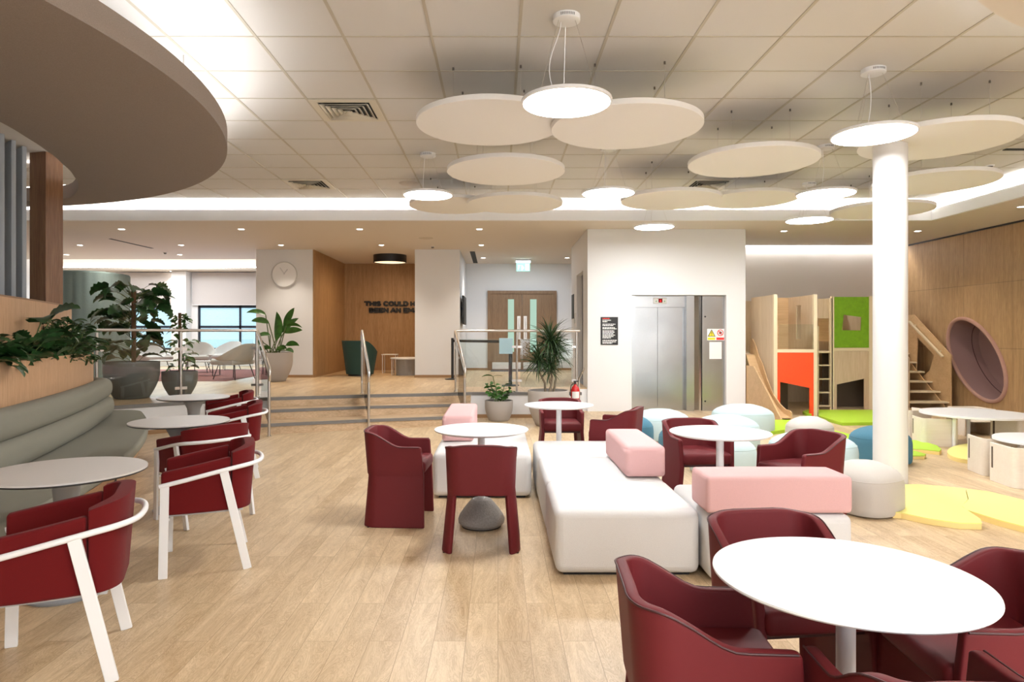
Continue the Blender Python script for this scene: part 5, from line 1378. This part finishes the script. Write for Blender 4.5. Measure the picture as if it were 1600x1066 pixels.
# front tower
zt = 2.145
for a, c in ((1209.3, 1214.6), (1271.8, 1277)): pbx(a, c, D1, .06, 0, zt, 'post', PLYE)
pbx(1214.6, 1271.8, D1 + .005, .05, ZZ(551, D1), ZZ(546, D1), 'beam', PLYE)
b = NB(); xl, xr = PX(1214.6, D1) + .001, PX(1271.8, D1) - .001; zb = ZZ(551, D1) - .002
prism_xz(b, [(xl, 0.002), (PX(1219.5, D1), .002), (PX(1219.5, D1), ZZ(597, D1)), (PX(1265.5, D1), ZZ(606.5, D1)), (PX(1265.5, D1), .002), (xr, .002), (xr, zb), (xl, zb)], D1 + .012, D1 + .034)
obj('orange_panel', b, ORANGE, ph, label='bright orange front panel with slanted doorway')
X0, X1 = PX(1211, D1), PX(1274.5, D1)
b = NB(); box(b, X0, X0 + .02, D1 + .061, D2, 0, zt - .002); obj('side_panel', b, PLY, ph)
b = NB(); ins = [(D1 + .061, 1.165), (D1 + .061, zt - .002), (D2, zt - .002), (D2, 1.165)]
box(b, X1 - .01, X1 + .01, D1 + .061, D1 + .55, 1.12, zt - .002); box(b, X1 - .01, X1 + .01, D1 + .75, D2, 1.12, zt - .002); box(b, X1 - .01, X1 + .01, D1 + .55, D1 + .75, 1.12, 1.35); box(b, X1 - .01, X1 + .01, D1 + .55, D1 + .75, 1.98, zt - .002)
obj('slit_panel', b, PLY, ph)
b = NB(); box(b, X0 + .021, X1 - .011, D2 - .02, D2, 1.12, zt - .002); obj('back_panel', b, PLYD, ph)
b = NB(); box(b, X0 + .021, X1 + .011, D1 + .061, D2 - .021, 1.10, 1.119); obj('upper_deck', b, PLY, ph)
b = NB(); box(b, X0 + .08, X1 - .03, D1 + .02, D1 + .026, 1.20, 1.62); obj('clear_guard', b, GLASS, ph, smooth=0)
# bridge deck and back wall
b = NB(); box(b, X1 + .012, 7.35, D2 + .05, 14.2, 1.08, 1.10); obj('bridge_deck', b, PLY, ph)
b = NB(); box(b, 4.66, 7.35, 14.25, 14.27, 0, 2.15); obj('rear_panel', b, PLY, ph)
b = NB(); box(b, 4.66, X0 - .005, D2 + .30, D2 + .32, 1.10, 1.25); box(b, 4.66, X0 - .005, D2 + .30, D2 + .32, 1.85, 2.14); box(b, 4.95, X0 - .005, D2 + .30, D2 + .32, 1.25, 1.85) if X0 > 4.96 else None
box(b, 4.66, X0 - .005, D2 + .30, D2 + .32, 0, 1.10); obj('left_rear_panel', b, PLYD, ph)
pbx(1178, 1184.5, D2, .06, 0, 2.14, 'post', PLYE)
b = NB(); box(b, 4.66, 4.86, D2 + .06, D2 + .30, 1.08, 1.10); obj('slide_deck', b, PLY, ph)
# ladder
for a, c in ((1277.5, 1279.5), (1297, 1301)): pbx(a, c, D2, .05, 0, 2.14 if a > 1290 else 1.6, 'ladder_rail', PLYE)
for y in (550.5, 571, 592.5, 613.5, 634.5): 
    pbx(1279.6, 1296.9, D2 - .02, .10, ZZ(y + 1, D2), ZZ(y - 1, D2), 'ladder_rung', PLYE)
pbx(1279, 1299, D2 + .9, .02, 1.3, 2.14, 'bridge_panel', PLYD)
pbx(1277.5, 1296, D2 + .06, .02, 1.75, 2.13, 'header_panel', PLY)
# green tower
for a, c in ((1299.5, 1303.5), (1358.3, 1363.5), (1404, 1410)): pbx(a, c, D2, .06, 0, ZZ(463, D2), 'post', PLYE)
xl, xr = PX(1303.5, D2) + .001, PX(1358.3, D2) - .001
b = NB(); y0, y1 = D2 + .012, D2 + .034
A = (PX(1316, D2), ZZ(516, D2)); B_ = (PX(1346, D2), ZZ(516.5, D2)); C_ = (PX(1347, D2), ZZ(495.5, D2)); D_ = (PX(1319, D2), ZZ(492, D2))
zt2, zb2 = ZZ(464, D2), ZZ(543.5, D2)
O = [(xl, zb2), (xr, zb2), (xr, zt2), (xl, zt2)]; I = [A, B_, C_, D_]
fr = [[b.verts.new((p[0], yy, p[1])) for p in L] for yy in (y0, y1) for L in (O, I)]
for k in range(4):
    k2 = (k + 1) % 4
    b.faces.new((fr[0][k], fr[0][k2], fr[1][k2], fr[1][k])); b.faces.new((fr[2][k], fr[2][k2], fr[3][k2], fr[3][k]))
    b.faces.new((fr[0][k], fr[0][k2], fr[2][k2], fr[2][k])); b.faces.new((fr[1][k], fr[1][k2], fr[3][k2], fr[3][k]))
obj('green_panel', b, GREEN, ph, label='bright green panel with a small skewed window')
pbx(1303.6, 1358.2, D2 + .005, .05, ZZ(548.5, D2), ZZ(544, D2), 'beam', PLYE)
b = NB(); zb = ZZ(549, D2)
prism_xz(b, [(xl, .002), (PX(1308, D2), .002), (PX(1308, D2), ZZ(601, D2)), (PX(1351, D2), ZZ(592, D2)), (PX(1351, D2), .002), (xr, .002), (xr, zb), (xl, zb)], y0, y1); obj('lower_panel', b, PLY, ph)
b = NB(); box(b, PX(1363.6, D2), PX(1403.9, D2), D2 + .01, D2 + .03, 0, 2.14); obj('right_panel', b, PLY, ph)
b = NB(); box(b, 7.35, 7.37, D2 + .07, 14.25, 0, 2.14); obj('side_panel', b, PLY, ph)
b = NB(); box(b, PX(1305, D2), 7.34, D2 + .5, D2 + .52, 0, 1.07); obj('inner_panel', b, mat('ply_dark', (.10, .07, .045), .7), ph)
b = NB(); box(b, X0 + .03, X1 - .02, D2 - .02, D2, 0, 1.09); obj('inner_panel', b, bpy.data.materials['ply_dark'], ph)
# slide
near = [(12.80, .002), (12.80, .86), (12.18, .86), (12.08, .79), (11.74, .562), (11.36, .298), (11.12, .13), (11.0, .05), (10.99, .002)]
far = [(12.83, .002), (12.83, 1.36), (12.72, 1.355), (12.62, 1.28), (12.54, 1.20), (12.42, 1.034), (12.24, .90), (12.04, .637), (11.76, .392), (11.49, .246), (11.27, .182), (11.10, .178), (11.04, .15), (11.04, .002)]
b = NB(); prism_yz(b, near, 4.655, 4.675); sp_ = obj('slide', b, PLYD, ph)
b = NB(); prism_yz(b, far, 4.838, 4.858); obj('slide_side', b, PLYD, sp_)
b = NB(); prism_yz(b, [(12.83, 1.08), (12.6, 1.06), (12.35, .78), (12.0, .46), (11.6, .20), (11.3, .10), (11.06, .07), (11.06, .05), (11.3, .08), (11.6, .18), (12.0, .44), (12.35, .76), (12.6, 1.04), (12.83, 1.06)], 4.6755, 4.8375); obj('slide_bed', b, PLYD, sp_)
# play stairs on the oak wall
ps = thing('play_stairs', 'birch ply play stairs with high side panel and handrail against the oak wall', 'play stairs', (8.4, 13.7, 0))
XS = 8.84
b = NB(); 
def Zs(py, Y): return ZZ(py, Y)
outer = [(13.06, .002), (13.06, 1.04), (14.22, 1.86), (14.8, 1.86), (14.8, .002)]
hole = [(13.62, .78), (14.06, .62), (14.30, .80), (14.02, 1.35)]
# side panel in strips around the slanted opening
def yz(b, poly): prism_yz(b, poly, XS, XS + .022)
hA = (13.70, .70); hB = (13.55, 1.02); hC = (14.10, 1.37); hD = (14.16, .40)
yz(b, [(13.06, .002), (14.8, .002), (14.8, .38), (14.16, .40), (13.70, .70), (13.06, 1.04)])
yz(b, [(13.06, 1.04), (13.70, .70), (13.55, 1.02), (14.10, 1.37), (14.22, 1.86)])
yz(b, [(14.16, .40), (14.8, .38), (14.8, 1.86), (14.22, 1.86), (14.10, 1.37)])
obj('side_panel', b, PLYD, ps)
b = NB(); prism_yz(b, [(13.06, .002), (13.06, .98), (13.5, 1.28), (14.8, 1.28), (14.8, .002)], 8.02, 8.042); obj('side_panel', b, PLY, ps)
b = NB(); tube(b, [(XS - .05, 13.22, 1.00), (XS - .05, 14.3, 1.72)], 0, sq=(.05, .03)); 
for yy in (13.35, 14.15): box(b, XS - .05, XS, yy - .02, yy + .02, 1.06 + (yy - 13.3) * .66, 1.09 + (yy - 13.3) * .66)
obj('handrail', b, PLYE, ps)
for k in range(6):
    y_ = 13.10 + k * .25; z_ = .12 + k * .185
    b = NB(); box(b, 8.043, XS - .001, y_, y_ + .30, z_ - .03, z_); obj('tread', b, PLYE, ps)
b = NB(); box(b, 8.043, XS - .001, 14.75, 14.79, .002, 1.8); obj('end_panel', b, PLYD, ps)
b = NB(); prism_yz(b, [(13.12, .002), (14.7, .002), (14.7, 1.22), (13.12, .04)], 8.75, 8.77); obj('string_board', b, PLYD, ps)

# nooks
for i, (cy, cz, r) in enumerate(nooks):
    m, mr = (MAUVE, MAUVEL) if i == 0 else (RUST, RUST)
    lab = 'round mauve upholstered seating nook set into the oak wall' if i == 0 else 'second round nook in rust red at the right edge of the photo'
    t = thing('wall_nook', lab, 'seating nook', (XW, cy, cz - r))
    def ln(b, prof, seg=72):
        tt = NB(); lathe(tt, prof, seg=seg)
        tt.faces.ensure_lookup_table()
        for v in tt.verts: v.co = Vector((XW + v.co.z, cy + v.co.x, cz + v.co.y))
        merge(b, tt)
    def ring(off, xx, sc=1.0):
        return [(XW + xx, cy + (npt(cy, cz, r, k, 72, off)[0] - cy) * sc, cz + (npt(cy, cz, r, k, 72, off)[1] - cz) * sc) for k in range(72)]
    b = NB(); tube(b, ring(-.02, -.012), .036, 10, closed=True); obj('padded_rim', b, mr, t)
    b = NB(); rings = [[b.verts.new(p) for p in ring(o_, xx, sc)] for o_, xx, sc in ((-.045, 0, 1), (-.06, .15, 1), (-.08, .42, 1), (-.11, .54, 1), (-.11, .58, .5), (-.11, .585, .02))]
    for A, B in zip(rings, rings[1:]):
        for k in range(72): b.faces.new((A[k], A[(k+1)%72], B[(k+1)%72], B[k]))
    b.faces.new(rings[-1]); lin = obj('padded_lining', b, m, t)
    b = NB(); tube(b, ring(-.083, .42), .006, 6, closed=True); obj('seam', b, PIPE, lin)
    yl_ = cy + .62; b = NB(); tube(b, [(XW + .01, cy + .77, cz - .03), (XW + .42, cy + .70, cz - .03)], .005, 6); obj('seam', b, PIPE, lin)

# floor mats
def mat_poly(pts, h, m, label, ms=None, r=.012):
    x = sum(p[0] for p in pts) / len(pts); y = sum(p[1] for p in pts) / len(pts)
    t = thing('play_mat', label, 'play mat', (x, y, 0), 0, 'soft play mats')
    a = sum(pts[i][0] * pts[(i+1) % len(pts)][1] - pts[(i+1) % len(pts)][0] * pts[i][1] for i in range(len(pts)))
    if a < 0: pts = pts[::-1]
    b = NB(); prism(b, pts, h - .008, h); o = obj('top_cover', b, m, t)
    b = NB(); prism(b, pts, 0.001, h - .008); o = obj('side_cover', b, ms or m, t)
def fl(px, py, z=.05): 
    D = DF(py, z); return (PX(px, D), D)
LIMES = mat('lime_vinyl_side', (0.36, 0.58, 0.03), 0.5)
mat_poly([fl(1279, 650), fl(1316, 660.5), fl(1416, 659), fl(1372, 640.5), fl(1279, 640.5)], .05, LIME, 'lime green mat in front of the ladder and green panel', LIMES)
mat_poly([fl(1198, 656), fl(1250, 656), fl(1250, 668), fl(1205, 674.5), fl(1190, 668)], .05, LIME, 'lime green mat at the foot of the slide', LIMES)
mat_poly([fl(1254, 643), fl(1262, 640), fl(1268, 640), fl(1268, 648), fl(1262, 647)], .05, LIME, 'lime green mat seen through the orange doorway', LIMES)
mat_poly([fl(1290, 668), fl(1298, 671), fl(1338, 681), fl(1320, 690), fl(1280, 690)], .05, LIME, 'lime green mat behind the grey pouf, left of the white column', LIMES)
def ellipse_px(cx, cy, rx, ry, z=.05, n=40): return [fl(cx + rx * math.cos(2*PI*k/n), cy + ry * math.sin(2*PI*k/n), z) for k in range(n)]
mat_poly([fl(1340, 690), fl(1400, 685), fl(1440, 689), fl(1464, 696), fl(1471, 702), fl(1468, 705), fl(1440, 702), fl(1400, 700)], .05, LIME, 'upper lime green mat just right of the white column', YELS)
mat_poly([fl(1360, 708), fl(1400, 701.5), fl(1430, 704), fl(1447, 709), fl(1444, 711.5), fl(1360, 712)], .045, LIME, 'lower lime green mat just right of the white column', YELS)
mat_poly(ellipse_px(1532, 705.5, 52, 13.5), .05, YEL, 'round yellow mat under the white play tables', YELS)
mat_poly([fl(1395, 800), fl(1408, 801), fl(1450, 810), fl(1500, 817), fl(1534, 817.5), fl(1532, 811), fl(1503, 791.5), fl(1512, 780), fl(1508, 763.5), fl(1470, 759.5), fl(1435, 757), fl(1395, 757)], .05, YEL, 'large yellow leaf shaped mat in front of the white column', YELS)
mat_poly([fl(1503, 791), fl(1511, 797), fl(1560, 812), fl(1610, 825), fl(1680, 835), fl(1700, 800), fl(1640, 790), fl(1590, 779), fl(1545, 768), fl(1509.5, 763.7), fl(1513.5, 780)], .05, YEL, 'yellow leaf shaped mat at the right edge of the photo', YELS)

# kids tables and bent ply cube chairs
def kids_table(x, y, r, h, label, legs, rt=0):
    t = thing('play_table', label, 'play table', (x, y, 0), 0, 'round white play tables')
    b = NB(); lathe(b, [(0, h - .03), (r - .01, h - .03), (r, h - .026), (r, h - .003), (r - .003, h), (0, h)], (x, y, 0), 72); obj('table_top', b, TABW, t)
    for lx, ly in legs:
        b = NB(); cyl(b, (x + lx, y + ly), .022, 0, h - .03, 20); obj('leg', b, PMETAL, t)
kids_table(PX(1523, 8.75), 8.75, .62, .42, 'large white round play table beneath the wall nook', [(-.42, -.22), (.42, -.2), (-.13, .22), (.2, .4)])
kids_table(PX(1642, 6.6), 6.6, .47, .41, 'white round play table cut by the right edge of the photo', [(-.1, .3), (.2, .2), (.2, -.2), (-.02, -.32)])
def make_seat(label):
    """bent ply cube seat: three sided curved shell, slot handle, seat board (faces -Y)"""
    t = thing('cube_chair', label, 'cube chair', group='bent ply cube chairs')
    b = NB(); w, d_, r, H, th = .17, .17, .05, .40, .016; path = [(-w, -d_)]
    for k in range(1, 5): path.append((-w, -d_ + (2*d_ - r) * k / 4))
    for k in range(1, 9):
        a = PI - k / 8 * PI / 2; path.append((-w + r + r*math.cos(a), d_ - r + r*math.sin(a)))
    path = path + [(-x, y) for x, y in path[::-1]]
    band(b, path, lambda u: 0.0, lambda u: H, th); o = obj('ply_shell', b, PLYK, t, world=False, smooth=40); mod_bevel(o, .003, 1, 50)
    b = NB(); box(b, -w + th + .001, w - th - .001, -d_ + .01, d_ - th - .001, .20, .215); obj('seat_board', b, PLYK, t, world=False)
    b = NB(); rbox(b, -.012, .012, -.003, .001, .14, .36, .002, 2)
    for v in b.verts: v.co = Vector((w + .0015 + v.co.y * .5, -.13 + v.co.x, v.co.z))
    obj('handle_slot', b, mat('slot_shadow', (.10, .07, .05), .8), t, world=False, label='dark oval handle slot')  # shade of the slot opening painted as a dark strip, nothing cut
    return t
s0 = make_seat('bent ply cube chair left of the large play table, slot to the right')
s0.location = (PX(1461, 8.75), 8.75, 0); s0.rotation_euler = (0, 0, R(168)); s0.scale = (1.25, 1.0, .9)
GS = 'bent ply cube chairs'
for px, y, rz, sc, lab in ((1424, 9.55, 190, (1.1, 1.1, .95), 'bent ply cube chair half hidden behind the column, left of the large play table'),
        (1588, 8.75, 200, (1.25, 1.1, .9), 'bent ply cube chair right of the large play table'),
        (1516, 9.7, 0, (1.3, 1.2, .95), 'bent ply cube chair behind the large play table, under the nook'),
        (1551, 6.95, 168, (.95, 1.0, .95), 'bent ply cube chair standing left of the small play table'),
        (1602, 6.42, 172, (1.25, 1.1, .95), 'nearest bent ply cube chair at the right edge of the photo')):
    dup(s0, (PX(px, y), y, 0), R(rz), lab, GS, sc)
